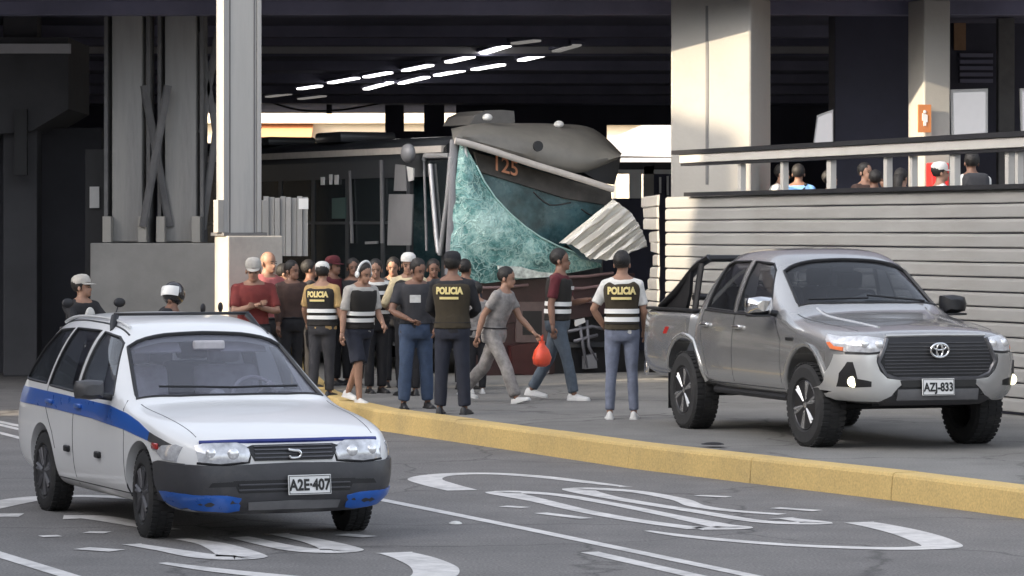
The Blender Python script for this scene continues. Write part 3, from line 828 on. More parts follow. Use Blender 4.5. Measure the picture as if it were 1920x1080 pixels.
def prism_obj(axis, poly, a, b):
    bm = BM()
    if axis == 'y': A = [(p[0], a, p[1]) for p in poly]; B = [(p[0], b, p[1]) for p in poly]
    elif axis == 'x': A = [(a, p[0], p[1]) for p in poly]; B = [(b, p[0], p[1]) for p in poly]
    else: A = [(p[0], p[1], a) for p in poly]; B = [(p[0], p[1], b) for p in poly]
    n = len(poly)
    add_poly(bm, A + B, [tuple(range(n))[::-1], tuple(range(n, 2 * n))] + [(i, (i + 1) % n, n + (i + 1) % n, n + i) for i in range(n)])
    fix(bm)
    return obj('cut', bm)

def cyl_obj(c, r, y0, y1, n=40):
    bm = BM(); add_lathe(bm, [(r, y0), (r, y1)], n, 'Y', (c[0], 0, c[1])); fix(bm)
    return obj('cut', bm)

def taper_obj(poly, yb, yt, z0, z1):
    """cabin cavity: side outline (x, z), half-width yb at z0 narrowing to yt at z1"""
    bm = BM(); n = len(poly)
    w = lambda z: yb + (yt - yb) * (z - z0) / (z1 - z0)
    A = [(x, w(z), z) for x, z in poly]; B = [(x, -w(z), z) for x, z in poly]
    add_poly(bm, A + B, [tuple(range(n)), tuple(range(n, 2 * n))[::-1]] + [(i, n + i, n + (i + 1) % n, (i + 1) % n) for i in range(n)])
    fix(bm)
    return obj('cut', bm)

def shade_body(o, ang=35):
    me = o.data; me.polygons.foreach_set('use_smooth', [True] * len(me.polygons)); me.set_sharp_from_angle(angle=R(ang))

def wheel(parent, x, y, r, w, rim, m_rim, side, spokes=6, steer=0.0, style='alloy'):
    t = empty('wheel', (x, y, r), steer); t.parent = parent
    rr = r * rim
    bm = BM()
    prof = [(rr, -w * 0.42), (rr + 0.02, -w * 0.5), (r - 0.04, -w * 0.5), (r - 0.012, -w * 0.43), (r, -w * 0.3), (r, w * 0.3), (r - 0.012, w * 0.43), (r - 0.04, w * 0.5), (rr + 0.02, w * 0.5), (rr, w * 0.42)]
    add_lathe(bm, prof, 40, 'Y', close=True); fix(bm)
    ty = obj('tyre', bm, M_rub, t, True, 30)
    for k in range(40):                                     # tread blocks cut into the crown
        pass
    bm = BM()
    for k in range(44):
        a = 2 * math.pi * k / 44
        for yy in (-w * 0.32, 0.0, w * 0.32):
            aa = a + (0.07 if yy == 0 else 0)
            add_box(bm, ((r + 0.001) * math.cos(aa), yy, (r + 0.001) * math.sin(aa)), (0.012, w * 0.24, r * 0.09), rot=Euler((0, -aa, 0)))
    obj('tread', bm, M_rub, ty)
    bm = BM()
    o = side
    add_lathe(bm, [(rr * 1.0, o * w * 0.44), (rr * 0.97, o * w * 0.46), (rr * 0.9, o * w * 0.40), (rr * 0.86, o * w * 0.15), (rr * 0.3, o * w * 0.05), (0.02, o * w * 0.05)], 36, 'Y')
    fix(bm)
    rm = obj('rim', bm, m_rim, t, True, 30)
    bm = BM()
    if style in ('alloy', 'dull'):
        for k in range(spokes):
            a = 2 * math.pi * k / spokes + 0.3
            for da in (-0.09, 0.09):
                p0 = Vector((rr * 0.2 * math.cos(a), o * w * 0.38, rr * 0.2 * math.sin(a))); p1 = Vector((rr * 0.95 * math.cos(a + da), o * w * 0.42, rr * 0.95 * math.sin(a + da)))
                add_tube(bm, [p0, p1], [(0.022, 0.018), (0.02, 0.016)], 6)
        add_lathe(bm, [(rr * 0.24, o * w * 0.34), (rr * 0.22, o * w * 0.43), (0.01, o * w * 0.45)], 20, 'Y')
    else:
        for k in range(spokes):
            a = 2 * math.pi * k / spokes
            add_ell(bm, (rr * 0.62 * math.cos(a), o * w * 0.2, rr * 0.62 * math.sin(a)), (rr * 0.13, 0.02, rr * 0.13), 8, 6)
        add_lathe(bm, [(rr * 0.4, o * w * 0.1), (rr * 0.36, o * w * 0.3), (rr * 0.15, o * w * 0.36), (0.01, o * w * 0.37)], 20, 'Y')
    fix(bm)
    obj('spokes' if style == 'alloy' else 'hub', bm, M_chrome if style == 'alloy2' else (M_rim_s if style != 'alloy' else M_silver), rm, True, 40)
    return t

def seat(parent, x, y, z, m, w=0.5):
    t = empty('seat', (x, y, z)); t.parent = parent
    bm = BM(); add_box(bm, (0.1, 0, 0.08), (0.5, w, 0.16), bev=0.05); obj('cushion', bm, m, t, True, 50)
    bm = BM(); add_box(bm, (-0.2, 0, 0.38), (0.14, w, 0.6), bev=0.05, rot=Euler((0, R(-14), 0))); obj('backrest', bm, m, t, True, 50)
    bm = BM(); add_box(bm, (-0.3, 0, 0.77), (0.1, 0.26, 0.17), bev=0.04); obj('headrest', bm, m, t, True, 50)

def steering(parent, x, y, z, m):
    bm = BM()
    pts = [Vector((0, 0.18 * math.cos(a), 0.18 * math.sin(a))) for a in [2 * math.pi * k / 24 for k in range(24)]]
    M = Matrix.Translation((x, y, z)) @ Euler((0, R(-28), 0)).to_matrix().to_4x4()
    add_tube(bm, [M @ p for p in pts], 0.016, 8, closed=True)
    add_tube(bm, [M @ Vector((0, -0.17, 0)), M @ Vector((0.02, 0, 0)), M @ Vector((0, 0.17, 0))], 0.02, 6)
    add_tube(bm, [M @ Vector((0.02, 0, 0)), M @ Vector((0.35, 0, -0.05))], 0.03, 6)
    return obj('steering_wheel', bm, m, parent, True, 60)

def plate(parent, M, text, w=0.33, h=0.16):
    t = bpy.data.objects.new('number_plate', None); COL.objects.link(t); t.parent = parent; t.matrix_local = M
    bm = BM(); add_box(bm, (0, 0, -0.006), (w, h, 0.01), bev=0.003); obj('plate', bm, M_plate, t)
    bm = BM()
    for s in (-1, 1):
        add_box(bm, (0, s * (h / 2 - 0.008), 0.0006), (w - 0.012, 0.004, 0.003)); add_box(bm, (s * (w / 2 - 0.008), 0, 0.0006), (0.004, h - 0.012, 0.003))
    obj('border', bm, M_ink, t)
    text_obj('characters', text, 0.105, M_ink, t, Matrix.Translation((0, -0.005, 0.003)), 0.004, 0.82)
    return t

# face-on frame for things mounted on the nose: local x = car's right-to-left as seen from the front, local y = up, z = forward
def nose(x, y, z, tilt=0.0):
    M = Matrix(((0, 0, 1, x), (1, 0, 0, y), (0, 1, 0, z), (0, 0, 0, 1)))
    return M @ Matrix.Rotation(tilt, 4, 'X')

# ---------------------------------------------------------------- white wagon
def build_wagon():
    p_front = Vector((-1.83, 24.52, 0))                     # under the middle of the front axle
    hd = R(23.3)                                            # heading: towards the camera and to the right
    fwd = Vector((math.sin(hd), -math.cos(hd), 0))
    root = empty('station_wagon', p_front, math.atan2(fwd.y, fwd.x), 'white station wagon with blue side stripe and grey bumper on the near road', 'car')
    S = []
    def st(xl, xt, pts, zb, zt):
        xb = xl
        l = [(xb, 0, zb)]
        for k, (y, z) in enumerate(pts):
            l.append(((xl if k < 4 else xt), y, z))
        l.append((xt, 0, zt)); S.append(l)
    # pts: bottom edge, sill, mid, shoulder, rail/hood edge, top mid
    st(0.845, 0.80, [(0.30, 0.30), (0.50, 0.34), (0.52, 0.50), (0.50, 0.64), (0.42, 0.68), (0.22, 0.69)], 0.29, 0.695)
    st(0.79, 0.75, [(0.46, 0.22), (0.68, 0.30), (0.70, 0.50), (0.68, 0.66), (0.58, 0.715), (0.3, 0.73)], 0.21, 0.735)
    st(0.55, 0.56, [(0.60, 0.18), (0.81, 0.27), (0.835, 0.52), (0.81, 0.735), (0.71, 0.775), (0.34, 0.79)], 0.18, 0.795)
    st(0.20, 0.15, [(0.66, 0.18), (0.825, 0.27), (0.845, 0.56), (0.822, 0.80), (0.72, 0.848), (0.36, 0.865)], 0.18, 0.87)
    st(-0.35, -0.30, [(0.68, 0.18), (0.825, 0.26), (0.85, 0.58), (0.83, 0.845), (0.73, 0.885), (0.38, 0.91)], 0.18, 0.915)
    st(-0.62, -0.50, [(0.68, 0.18), (0.825, 0.26), (0.85, 0.60), (0.835, 0.885), (0.725, 0.94), (0.40, 0.965)], 0.18, 0.975)
    st(-1.00, -1.14, [(0.68, 0.18), (0.825, 0.26), (0.85, 0.60), (0.84, 0.91), (0.61, 1.36), (0.38, 1.405)], 0.18, 1.415)
    st(-1.35, -1.40, [(0.68, 0.18), (0.825, 0.26), (0.85, 0.60), (0.84, 0.92), (0.635, 1.44), (0.38, 1.48)], 0.18, 1.49)
    st(-2.10, -2.10, [(0.68, 0.18), (0.825, 0.26), (0.85, 0.61), (0.84, 0.93), (0.64, 1.475), (0.38, 1.52)], 0.18, 1.53)
    st(-2.80, -2.75, [(0.68, 0.20), (0.825, 0.28), (0.845, 0.62), (0.83, 0.94), (0.625, 1.455), (0.38, 1.505)], 0.2, 1.515)
    st(-3.20, -3.05, [(0.66, 0.24), (0.81, 0.32), (0.835, 0.63), (0.815, 0.94), (0.58, 1.39), (0.36, 1.455)], 0.24, 1.465)
    st(-3.44, -3.28, [(0.62, 0.30), (0.77, 0.36), (0.79, 0.63), (0.76, 0.93), (0.55, 1.25), (0.34, 1.33)], 0.3, 1.345)
    st(-3.53, -3.46, [(0.5, 0.34), (0.66, 0.40), (0.68, 0.62), (0.66, 0.84), (0.52, 0.98), (0.3, 1.02)], 0.34, 1.03)
    body = hull(S, 3); body.parent = root
    body.data.materials.append(M_wpaint)
    sk = Skin(bvh_of(body))
    WB, RW = -2.535, 0.305
    side_f = [(-0.80, 0.955), (-1.17, 1.315), (-1.29, 1.36), (-1.60, 1.39), (-1.60, 0.945)]
    side_r = [(-1.69, 0.945), (-1.69, 1.395), (-2.30, 1.40), (-2.42, 0.965)]
    side_q = [(-2.50, 0.975), (-2.38, 1.395), (-2.78, 1.375), (-3.06, 1.22), (-3.22, 1.00), (-3.20, 0.985)]
    ws = [(-0.70, -0.50), (-0.40, -0.445), (0.0, -0.43), (0.40, -0.445), (0.70, -0.50), (0.585, -1.10), (0.30, -1.14), (0, -1.15), (-0.30, -1.14), (-0.585, -1.10)]
    rear = [(-0.5, 1.03), (0.5, 1.03), (0.44, 1.30), (-0.44, 1.30)]
    cuts = [taper_obj([(-0.46, 0.35), (-0.46, 0.84), (-1.18, 1.31), (-1.5, 1.40), (-2.9, 1.40), (-3.22, 1.05), (-3.34, 0.45)], 0.76, 0.53, 0.35, 1.40)]
    for w in (side_f, side_r, side_q): cuts.append(prism_obj('y', w, -1.2, 1.2))
    cuts.append(prism_obj('z', [(q[1], q[0]) for q in ws], 0.99, 1.8) if False else prism_obj('x', rear, -2.9, -4.0))
    # windscreen opening: prism square to the glass
    def screen_prism(poly, nrm, lift):
        bm = BM(); n = len(poly); A = []; B = []
        for q in poly:
            h, _ = sk.proj('screen', q); A.append(h + nrm * lift); B.append(h - nrm * lift)
        add_poly(bm, A + B, [tuple(range(n)), tuple(range(n, 2 * n))[::-1]] + [(i, n + i, n + (i + 1) % n, (i + 1) % n) for i in range(n)]); fix(bm)
        return obj('cut', bm)
    cuts.append(screen_prism(ws, Vector((0.56, 0, 0.83)), 0.14))
    for x in (0, WB):
        for s in (-1, 1): cuts.append(cyl_obj((x, RW + 0.01), RW + 0.055, s * 0.58, s * 1.1))
    bool_diff(body, cuts); shade_body(body, 32)
    for s, v in ((1, 'left'), (-1, 'right')):
        for nm, w in (('front_window', side_f), ('rear_window', side_r), ('quarter_window', side_q)):
            g = sk.patch(nm, v, w, M_glass, root, -0.012, 0.004, 0.08)
            sk.line('window_seal', v, w, M_trim, g, 0.011, -0.004, True)
        # blue flank stripe, tapering to the front wing, as applied film
        low = [(0.16, 0.685), (-0.1, 0.708), (-0.4, 0.735), (-1.2, 0.775), (-2.2, 0.795), (-2.9, 0.80), (-3.46, 0.80)]
        up = [(-3.46, 0.925), (-2.9, 0.925), (-2.2, 0.915), (-1.4, 0.90), (-0.8, 0.885), (-0.4, 0.845), (-0.1, 0.80), (0.16, 0.745)]
        sk.patch('blue_stripe', v, low + up, M_blue, root, 0.004, 0.006, 0.045)
        sk.patch('wing_panel', v, [(0.58, 0.645), (0.4, 0.655), (0.17, 0.684), (0.17, 0.744), (0.4, 0.71), (0.58, 0.675)], M_bump, root, 0.005, 0.006, 0.03)
        for pts in ([(-0.36, 0.26), (-0.37, 0.70), (-0.55, 0.93)], [(-1.66, 0.26), (-1.65, 0.93)], [(-2.44, 0.96), (-2.42, 0.80), (-2.22, 0.62), (-2.15, 0.50)], [(-0.3, 0.285), (-2.2, 0.285)]):
            sk.line('door_gap', v, pts, M_trim, root, 0.006, -0.003)
        for x in (-1.52, -2.30):
            h, n = sk.proj(v, (x, 0.845)); bm = BM(); add_box(bm, h + n * 0.012, (0.15, 0.035, 0.034), bev=0.011); obj('door_handle', bm, M_blue, root, True, 50)
        # door protector blocks low on the doors
        for x in (-0.98, -1.78):
            h, n = sk.proj(v, (x, 0.52)); bm = BM(); add_box(bm, h + n * 0.012, (0.11, 0.03, 0.05), bev=0.012); obj('rub_block', bm, M_trim, root, True, 50)
        h, n = sk.proj(v, (0.33, 0.655)); bm = BM(); add_box(bm, h + n * 0.006, (0.12, 0.025, 0.045), bev=0.01); obj('side_repeater', bm, M_red, root, True, 50)
        # mirror
        if s > 0: mr = None
        else: mr = empty('door_mirror', (-0.80, s * 0.86, 0.96)); mr.parent = root
        if mr:
            bm = BM(); rr = [[Vector((x, s * y, z)) for y, z in [(0.0 + k1 * 0.1 * f + 0.1, 0.04 + k2 * 0.065 * f) for k1, k2 in ((-1, -1), (0, -1.1), (1, -0.9), (1.1, 0), (0.95, 0.9), (0, 1.05), (-1, 0.9), (-1.05, 0))]] for x, f in ((-0.07, 0.95), (-0.03, 1.05), (0.03, 0.9), (0.06, 0.55))]
            add_rings(bm, rr); fix(bm); obj('housing', bm, M_bump, mr, True, 50)
            bm = BM(); add_tube(bm, [(0, -s * 0.06, -0.02), (0, s * 0.06, 0.0)], 0.025, 8); obj('arm', bm, M_trim, mr, True)
            bm = BM(); add_box(bm, (-0.073, s * 0.1, 0.04), (0.006, 0.17, 0.1)); obj('mirror_glass', bm, M_chrome, mr)
        sk.line('roof_gutter', 'top', [(-1.22, s * 0.535), (-2.0, s * 0.55), (-2.9, s * 0.535)], M_trim, root, 0.008, 0.0)
        # lamps
        hl = sk.patch('headlight', 'front', [(s * 0.30, 0.655), (s * 0.33, 0.57), (s * 0.52, 0.555), (s * 0.66, 0.57), (s * 0.67, 0.675), (s * 0.55, 0.705), (s * 0.40, 0.695)], M_head, root, 0.008, 0.03, 0.035, True, 0.008)
        sk.line('lamp_surround', 'front', [(s * 0.29, 0.66), (s * 0.32, 0.56), (s * 0.52, 0.545), (s * 0.67, 0.56)], M_trim, hl, 0.009, 0.0)
        for (yy, zz, rr_) in ((0.43, 0.62, 0.045), (0.58, 0.625, 0.04)):
            h, n = sk.proj('front', (s * yy, zz)); bm = BM(); add_ell(bm, h + n * 0.008, (0.02, rr_, rr_ * 0.9), 12, 8); obj('reflector', bm, M_head_in, hl, True)
        vw = ('corner', s, 0.0)
        sk.patch('corner_lamp', v, [(0.63, 0.565), (0.47, 0.575), (0.36, 0.62), (0.44, 0.665), (0.60, 0.68), (0.66, 0.665)], M_head, root, 0.007, 0.03, 0.03, True, 0.006)
    wsg = sk.patch('windscreen', 'screen', ws, M_glass_ws, root, -0.012, 0.005, 0.09)
    sk.line('windscreen_seal', 'screen', ws, M_trim, wsg, 0.015, -0.004, True)
    bm = BM()
    for y0, y1, x0, x1 in ((-0.52, 0.05, -0.56, -0.50), (-0.02, 0.52, -0.50, -0.54)):
        a, n = sk.proj('screen', (y0, x0)); b, n2 = sk.proj('screen', (y1, x1)); add_tube(bm, [a + n * 0.02, (a + b) / 2 + n * 0.022, b + n * 0.02], 0.009, 6)
    obj('wiper', bm, M_trim, root)
    rg = sk.patch('tailgate_window', 'back', rear, M_glass, root, -0.012, 0.004, 0.08)
    # nose: dark bumper wraps the lower front, blue corners, slots
    half = [(0.0, 0.555), (0.28, 0.55), (0.50, 0.54), (0.70, 0.55), (0.80, 0.555)]
    prof = [(-y, z) for y, z in half[::-1][:-1]] + half
    bot = [(0.80, 0.30), (0.6, 0.235), (0.3, 0.225), (0, 0.222), (-0.3, 0.225), (-0.6, 0.235), (-0.80, 0.30)]
    bp = sk.patch('bumper', 'front', prof + bot, M_bump, root, 0.022, 0.05, 0.05, True, 0.012)
    for s, v in ((1, 'left'), (-1, 'right')):
        sk.patch('bumper_return', v, [(0.70, 0.555), (0.44, 0.565), (0.345, 0.55), (0.36, 0.40), (0.40, 0.30), (0.55, 0.25), (0.72, 0.27)], M_bump, bp, 0.022, 0.05, 0.05)
        sk.patch('blue_corner', 'front', [(s * 0.38, 0.325), (s * 0.48, 0.345), (s * 0.66, 0.355), (s * 0.77, 0.365), (s * 0.785, 0.335), (s * 0.66, 0.265), (s * 0.45, 0.25), (s * 0.38, 0.26)], M_blue, root, 0.037, 0.02, 0.05, True, 0.010)
        sk.patch('blue_corner_return', v, [(0.70, 0.36), (0.52, 0.365), (0.42, 0.36), (0.44, 0.30), (0.56, 0.26), (0.70, 0.28)], M_blue, root, 0.027, 0.02, 0.05)
        sk.patch('fog_recess', 'front', [(s * 0.36, 0.40), (s * 0.60, 0.40), (s * 0.58, 0.43), (s * 0.38, 0.435)], M_trim, bp, 0.036, 0.01, 0.04)
    sk.patch('air_intake', 'front', [(-0.40, 0.355), (0.40, 0.355), (0.44, 0.44), (-0.44, 0.44)], M_trim, bp, 0.0365, 0.01, 0.05)
    for z in (0.375, 0.41):
        sk.line('intake_slat', 'front', [(-0.40, z), (0, z), (0.40, z)], M_bump, bp, 0.009, 0.04)
    sk.patch('lip', 'front', [(-0.32, 0.262), (0.32, 0.262), (0.33, 0.30), (-0.33, 0.30)], mat('faded_grey_plastic', (0.14, 0.14, 0.145), 0.5), bp, 0.040, 0.02, 0.05)
    g = sk.patch('grille', 'front', [(-0.28, 0.57), (0.28, 0.57), (0.33, 0.66), (0.29, 0.672), (-0.29, 0.672), (-0.33, 0.66)], M_trim, root, 0.010, 0.03, 0.05)
    for z in (0.59, 0.615, 0.64, 0.66):
        sk.line('grille_bar', 'front', [(-0.28, z), (-0.14, z), (0, z), (0.14, z), (0.28, z)], M_rim_s, g, 0.006, 0.014)
    h, n = sk.proj('front', (0, 0.615)); bm = BM()
    pts = [Vector((h.x + 0.028, -0.045, h.z + 0.03)), Vector((h.x + 0.028, 0.0, h.z + 0.022)), Vector((h.x + 0.03, 0.03, h.z + 0.02)), Vector((h.x + 0.03, 0.045, h.z)), Vector((h.x + 0.03, 0.03, h.z - 0.025)), Vector((h.x + 0.03, -0.025, h.z - 0.027)), Vector((h.x + 0.03, -0.035, h.z - 0.012))]
    add_tube(bm, spline(pts, 4), 0.01, 6); obj('badge', bm, M_chrome, g, True)
    sk.line('hood_lip', 'front', [(-0.64, 0.695), (-0.4, 0.70), (0, 0.70), (0.4, 0.70), (0.64, 0.695)], mat('dark_blue_lip', srgb(46, 58, 128), 0.4), root, 0.016, 0.004)
    for s in (-1, 1): sk.line('hood_gap', 'top', [(0.66, s * 0.64), (0.2, s * 0.675), (-0.40, s * 0.70)], M_trim, root, 0.005, -0.003)
    h, n = sk.proj('front', (0.16, 0.40)); plate(root, nose(0.925, 0.09, 0.405, R(-6)), 'A2E·407', 0.31, 0.135)
    # roof bars
    rk = sk.line('roof_rail', 'top', [(-1.30, -0.50), (-2.1, -0.52), (-2.95, -0.51)], M_wpaint, root, 0.012, 0.02)
    for s in (-1, 1):
        h, n = sk.proj('top', (-1.62, s * 0.52)); bm = BM()
        add_tube(bm, [h + Vector((-0.02, 0, 0.055)), h + Vector((0.04, s * 0.03, 0.0)), h + Vector((0.1, s * 0.055, -0.05))], [(0.03, 0.02), (0.028, 0.018), (0.02, 0.015)], 8); obj('rack_foot', bm, M_trim, root, True, 50)
    h, _ = sk.proj('top', (-1.64, 0.0)); bm = BM(); add_tube(bm, [(-1.64, -0.53, h.z + 0.02), (-1.64, 0.53, h.z + 0.02)], (0.012), 8); obj('rack_bar', bm, M_trim, root, True)
    h, n = sk.proj('top', (-1.14, 0.42)); bm = BM(); add_tube(bm, [h, h + Vector((0.0, 0.25, 0.05))], 0.004, 6)
    # underside, axles, interior
    bm = BM(); add_box(bm, (-1.3, 0, 0.25), (3.6, 1.1, 0.06)); add_tube(bm, [(WB, -0.6, RW), (WB, 0.6, RW)], 0.05, 8); add_tube(bm, [(0, -0.6, RW), (0, 0.6, RW)], 0.04, 8); add_tube(bm, [(-0.2, 0.35, 0.2), (-3.2, 0.35, 0.22)], 0.035, 8); obj('underbody', bm, M_trim, root)
    for x, st_ in ((0, R(-4)), (WB, 0)):
        for s in (-1, 1): wheel(root, x, s * 0.735, RW, 0.175, 0.64, M_rim_d, s, 7, st_, 'dull')
    bm = BM()
    rings = [[Vector((x, y, z)) for y, z in [(-0.70, 0.5), (-0.70, zt - 0.06), (-0.4, zt), (0.4, zt), (0.70, zt - 0.06), (0.70, 0.5)]] for x, zt in ((-0.48, 0.88), (-0.7, 0.91), (-0.88, 0.87), (-0.92, 0.70))]
    add_rings(bm, rings); fix(bm); obj('dashboard', bm, M_bump, root, True, 40)
    bm = BM(); add_box(bm, (-1.9, 0, 0.40), (2.8, 1.4, 0.04)); obj('cabin_floor', bm, M_seat, root)
    for y in (-0.36, 0.36): seat(root, -1.42, y, 0.46, M_seat_g)
    for y in (-0.36, 0.36): seat(root, -2.2, y, 0.46, M_seat)
    steering(root, -0.98, 0.36, 0.90, M_seat_g)
    bm = BM(); add_box(bm, (-1.0, 0, 1.30), (0.05, 0.24, 0.07), bev=0.015); obj('rear_view_mirror', bm, M_seat_g, root)
    for y in (-0.33, 0.33):
        bm = BM(); add_box(bm, (-1.24, y, 1.29), (0.15, 0.36, 0.02), bev=0.006, rot=Euler((0, R(38), 0))); obj('sun_visor', bm, M_seat_g, root)
    bm = BM(); add_ell(bm, (-0.86, 0.02, 0.95), (0.05, 0.06, 0.035), 10, 8); obj('dashboard_ornament', bm, M_white_m, root, True)
    return root, sk
wagon, wagon_skin = build_wagon()

# ---------------------------------------------------------------- silver pickup
def build_pickup():
    p_front = Vector((3.46, 31.37, WALK_Z))
    hd = R(18.2); fwd = Vector((math.sin(hd), -math.cos(hd), 0))
    root = empty('pickup_truck', p_front, math.atan2(fwd.y, fwd.x), 'silver double cab pickup with black grille parked on the pavement beside the fence', 'pickup truck')
    S = []
    def st(xl, xt, pts, zb, zt):
        l = [(xl, 0, zb)]
        for k, (y, z) in enumerate(pts): l.append(((xl if k < 4 else xt), y, z))
        l.append((xt, 0, zt)); S.append(l)
    st(0.93, 0.88, [(0.36, 0.50), (0.56, 0.54), (0.58, 0.78), (0.56, 0.98), (0.46, 1.03), (0.24, 1.045)], 0.49, 1.05)
    st(0.87, 0.82, [(0.56, 0.42), (0.76, 0.50), (0.78, 0.78), (0.75, 1.00), (0.62, 1.06), (0.32, 1.08)], 0.41, 1.085)
    st(0.58, 0.60, [(0.66, 0.40), (0.88, 0.48), (0.91, 0.78), (0.87, 1.01), (0.72, 1.085), (0.36, 1.115)], 0.40, 1.12)
    st(0.15, 0.15, [(0.70, 0.40), (0.90, 0.48), (0.925, 0.80), (0.89, 1.055), (0.76, 1.125), (0.38, 1.155)], 0.40, 1.16)
    st(-0.28, -0.25, [(0.72, 0.40), (0.90, 0.47), (0.92, 0.80), (0.89, 1.085), (0.78, 1.155), (0.40, 1.185)], 0.40, 1.19)
    st(-0.64, -0.52, [(0.72, 0.40), (0.895, 0.47), (0.915, 0.80), (0.89, 1.10), (0.76, 1.205), (0.42, 1.24)], 0.40, 1.25)
    st(-1.08, -1.20, [(0.72, 0.40), (0.895, 0.47), (0.915, 0.80), (0.895, 1.12), (0.675, 1.69), (0.42, 1.745)], 0.40, 1.76)
    st(-1.55, -1.62, [(0.72, 0.40), (0.895, 0.47), (0.915, 0.80), (0.895, 1.13), (0.685, 1.755), (0.42, 1.80)], 0.40, 1.81)
    st(-2.15, -2.15, [(0.72, 0.40), (0.895, 0.47), (0.915, 0.80), (0.895, 1.145), (0.685, 1.755), (0.42, 1.80)], 0.40, 1.81)
    st(-2.62, -2.58, [(0.72, 0.42), (0.89, 0.48), (0.91, 0.80), (0.89, 1.15), (0.64, 1.72), (0.40, 1.765)], 0.42, 1.78)
    st(-2.86, -2.76, [(0.72, 0.44), (0.88, 0.50), (0.90, 0.80), (0.875, 1.15), (0.65, 1.58), (0.40, 1.63)], 0.44, 1.64)
    st(-2.90, -2.88, [(0.70, 0.46), (0.86, 0.52), (0.88, 0.80), (0.86, 1.10), (0.70, 1.25), (0.40, 1.27)], 0.46, 1.28)
    body = hull(S, 3); body.parent = root; body.name = 'cab'; body.data.materials.append(M_silver)
    sk = Skin(bvh_of(body))
    WB, RW = -3.085, 0.382
    f_win = [(-0.93, 1.195), (-1.24, 1.59), (-1.36, 1.655), (-1.76, 1.675), (-1.76, 1.19)]
    r_win = [(-1.85, 1.19), (-1.85, 1.675), (-2.35, 1.665), (-2.52, 1.62), (-2.60, 1.21)]
    ws = [(-0.70, -0.61), (-0.40, -0.555), (0, -0.54), (0.40, -0.555), (0.70, -0.61), (0.63, -1.14), (0.32, -1.185), (0, -1.195), (-0.32, -1.185), (-0.63, -1.14)]
    rear = [(-0.56, 1.30), (0.56, 1.30), (0.52, 1.62), (-0.52, 1.62)]
    cuts = [taper_obj([(-0.62, 0.6), (-0.62, 1.08), (-1.24, 1.61), (-1.6, 1.69), (-2.5, 1.69), (-2.68, 1.50), (-2.78, 1.20), (-2.78, 0.6)], 0.81, 0.60, 0.6, 1.69)]
    for w in (f_win, r_win): cuts.append(prism_obj('y', w, -1.3, 1.3))
    cuts.append(prism_obj('x', rear, -2.5, -3.2))
    bm = BM(); n = len(ws); nr = Vector((0.62, 0, 0.78)); A = []; B = []
    for q in ws:
        h, _ = sk.proj('screen', q); A.append(h + nr * 0.15); B.append(h - nr * 0.15)
    add_poly(bm, A + B, [tuple(range(n)), tuple(range(n, 2 * n))[::-1]] + [(i, n + i, n + (i + 1) % n, (i + 1) % n) for i in range(n)]); fix(bm)
    cuts.append(obj('cut', bm))
    for s in (-1, 1):
        cuts.append(cyl_obj((0, RW + 0.06), RW + 0.10, s * 0.58, s * 1.2)); cuts.append(cyl_obj((WB, RW + 0.06), RW + 0.10, s * 0.58, s * 1.2))
    bool_diff(body, cuts); shade_body(body, 32)
    # load bed
    bs = []
    for x, dy, zb in ((-2.915, 0, 0.5), (-2.95, 0.012, 0.46), (-3.4, 0.015, 0.46), (-4.1, 0.01, 0.46), (-4.26, -0.005, 0.5), (-4.30, -0.03, 0.54)):
        bs.append([(x, 0, zb), (x, 0.70, zb), (x, 0.89 + dy, zb + 0.05), (x, 0.91 + dy, 0.80), (x, 0.885 + dy, 1.08), (x, 0.86 + dy, 1.15), (x, 0.78, 1.165), (x, 0, 1.165)])
    bed = hull(bs, 2); bed.parent = root; bed.name = 'load_bed'; bed.data.materials.append(M_silver)
    bsk = Skin(bvh_of(bed))
    bm = BM(); add_box(bm, (-3.6, 0, 1.05), (1.28, 1.46, 0.9)); c = obj('cut', bm)
    cc = [c] + [cyl_obj((WB, RW + 0.06), RW + 0.10, s * 0.58, s * 1.2) for s in (-1, 1)]
    bool_diff(bed, cc); shade_body(bed, 32)
    for s, v in ((1, 'left'), (-1, 'right')):
        bm = BM(); add_box(bm, (-3.6, s * 0.815, 1.175), (1.36, 0.10, 0.03), bev=0.01); obj('bed_rail', bm, M_trim, bed)
        for nm, w in (('front_window', f_win), ('rear_window', r_win)):
            g = sk.patch(nm, v, w, M_glass, root, -0.012, 0.004, 0.08); sk.line('window_seal', v, w, M_trim, g, 0.012, -0.004, True)
        sk.line('belt_moulding', v, [(-0.95, 1.175), (-1.8, 1.172), (-2.62, 1.19)], M_trim, root, 0.012, 0.002)
        for pts in ([(-0.58, 0.5), (-0.60, 0.95), (-0.86, 1.17)], [(-1.80, 0.47), (-1.80, 1.18)], [(-2.66, 1.20), (-2.66, 0.95), (-2.52, 0.72), (-2.46, 0.5)], [(-0.56, 0.50), (-2.46, 0.50)]):
            sk.line('door_gap', v, pts, M_trim, root, 0.006, -0.003)
        for x in (-1.66, -2.53):
            h, n = sk.proj(v, (x, 1.045)); bm = BM(); add_box(bm, h + n * 0.018, (0.19, 0.04, 0.042), bev=0.014); obj('door_handle', bm, M_chrome, root, True, 50)
        h, n = sk.proj(v, (-0.38, 0.97)); bm = BM(); add_box(bm, h + n * 0.004, (0.16, 0.012, 0.03), bev=0.004); obj('wing_badge', bm, M_trim, root)
        bsk.patch('side_decal', v, [(-3.66, 0.93), (-3.60, 1.0), (-3.50, 1.0), (-3.56, 0.93)], M_red, bed, 0.003, 0.004, 0.03)
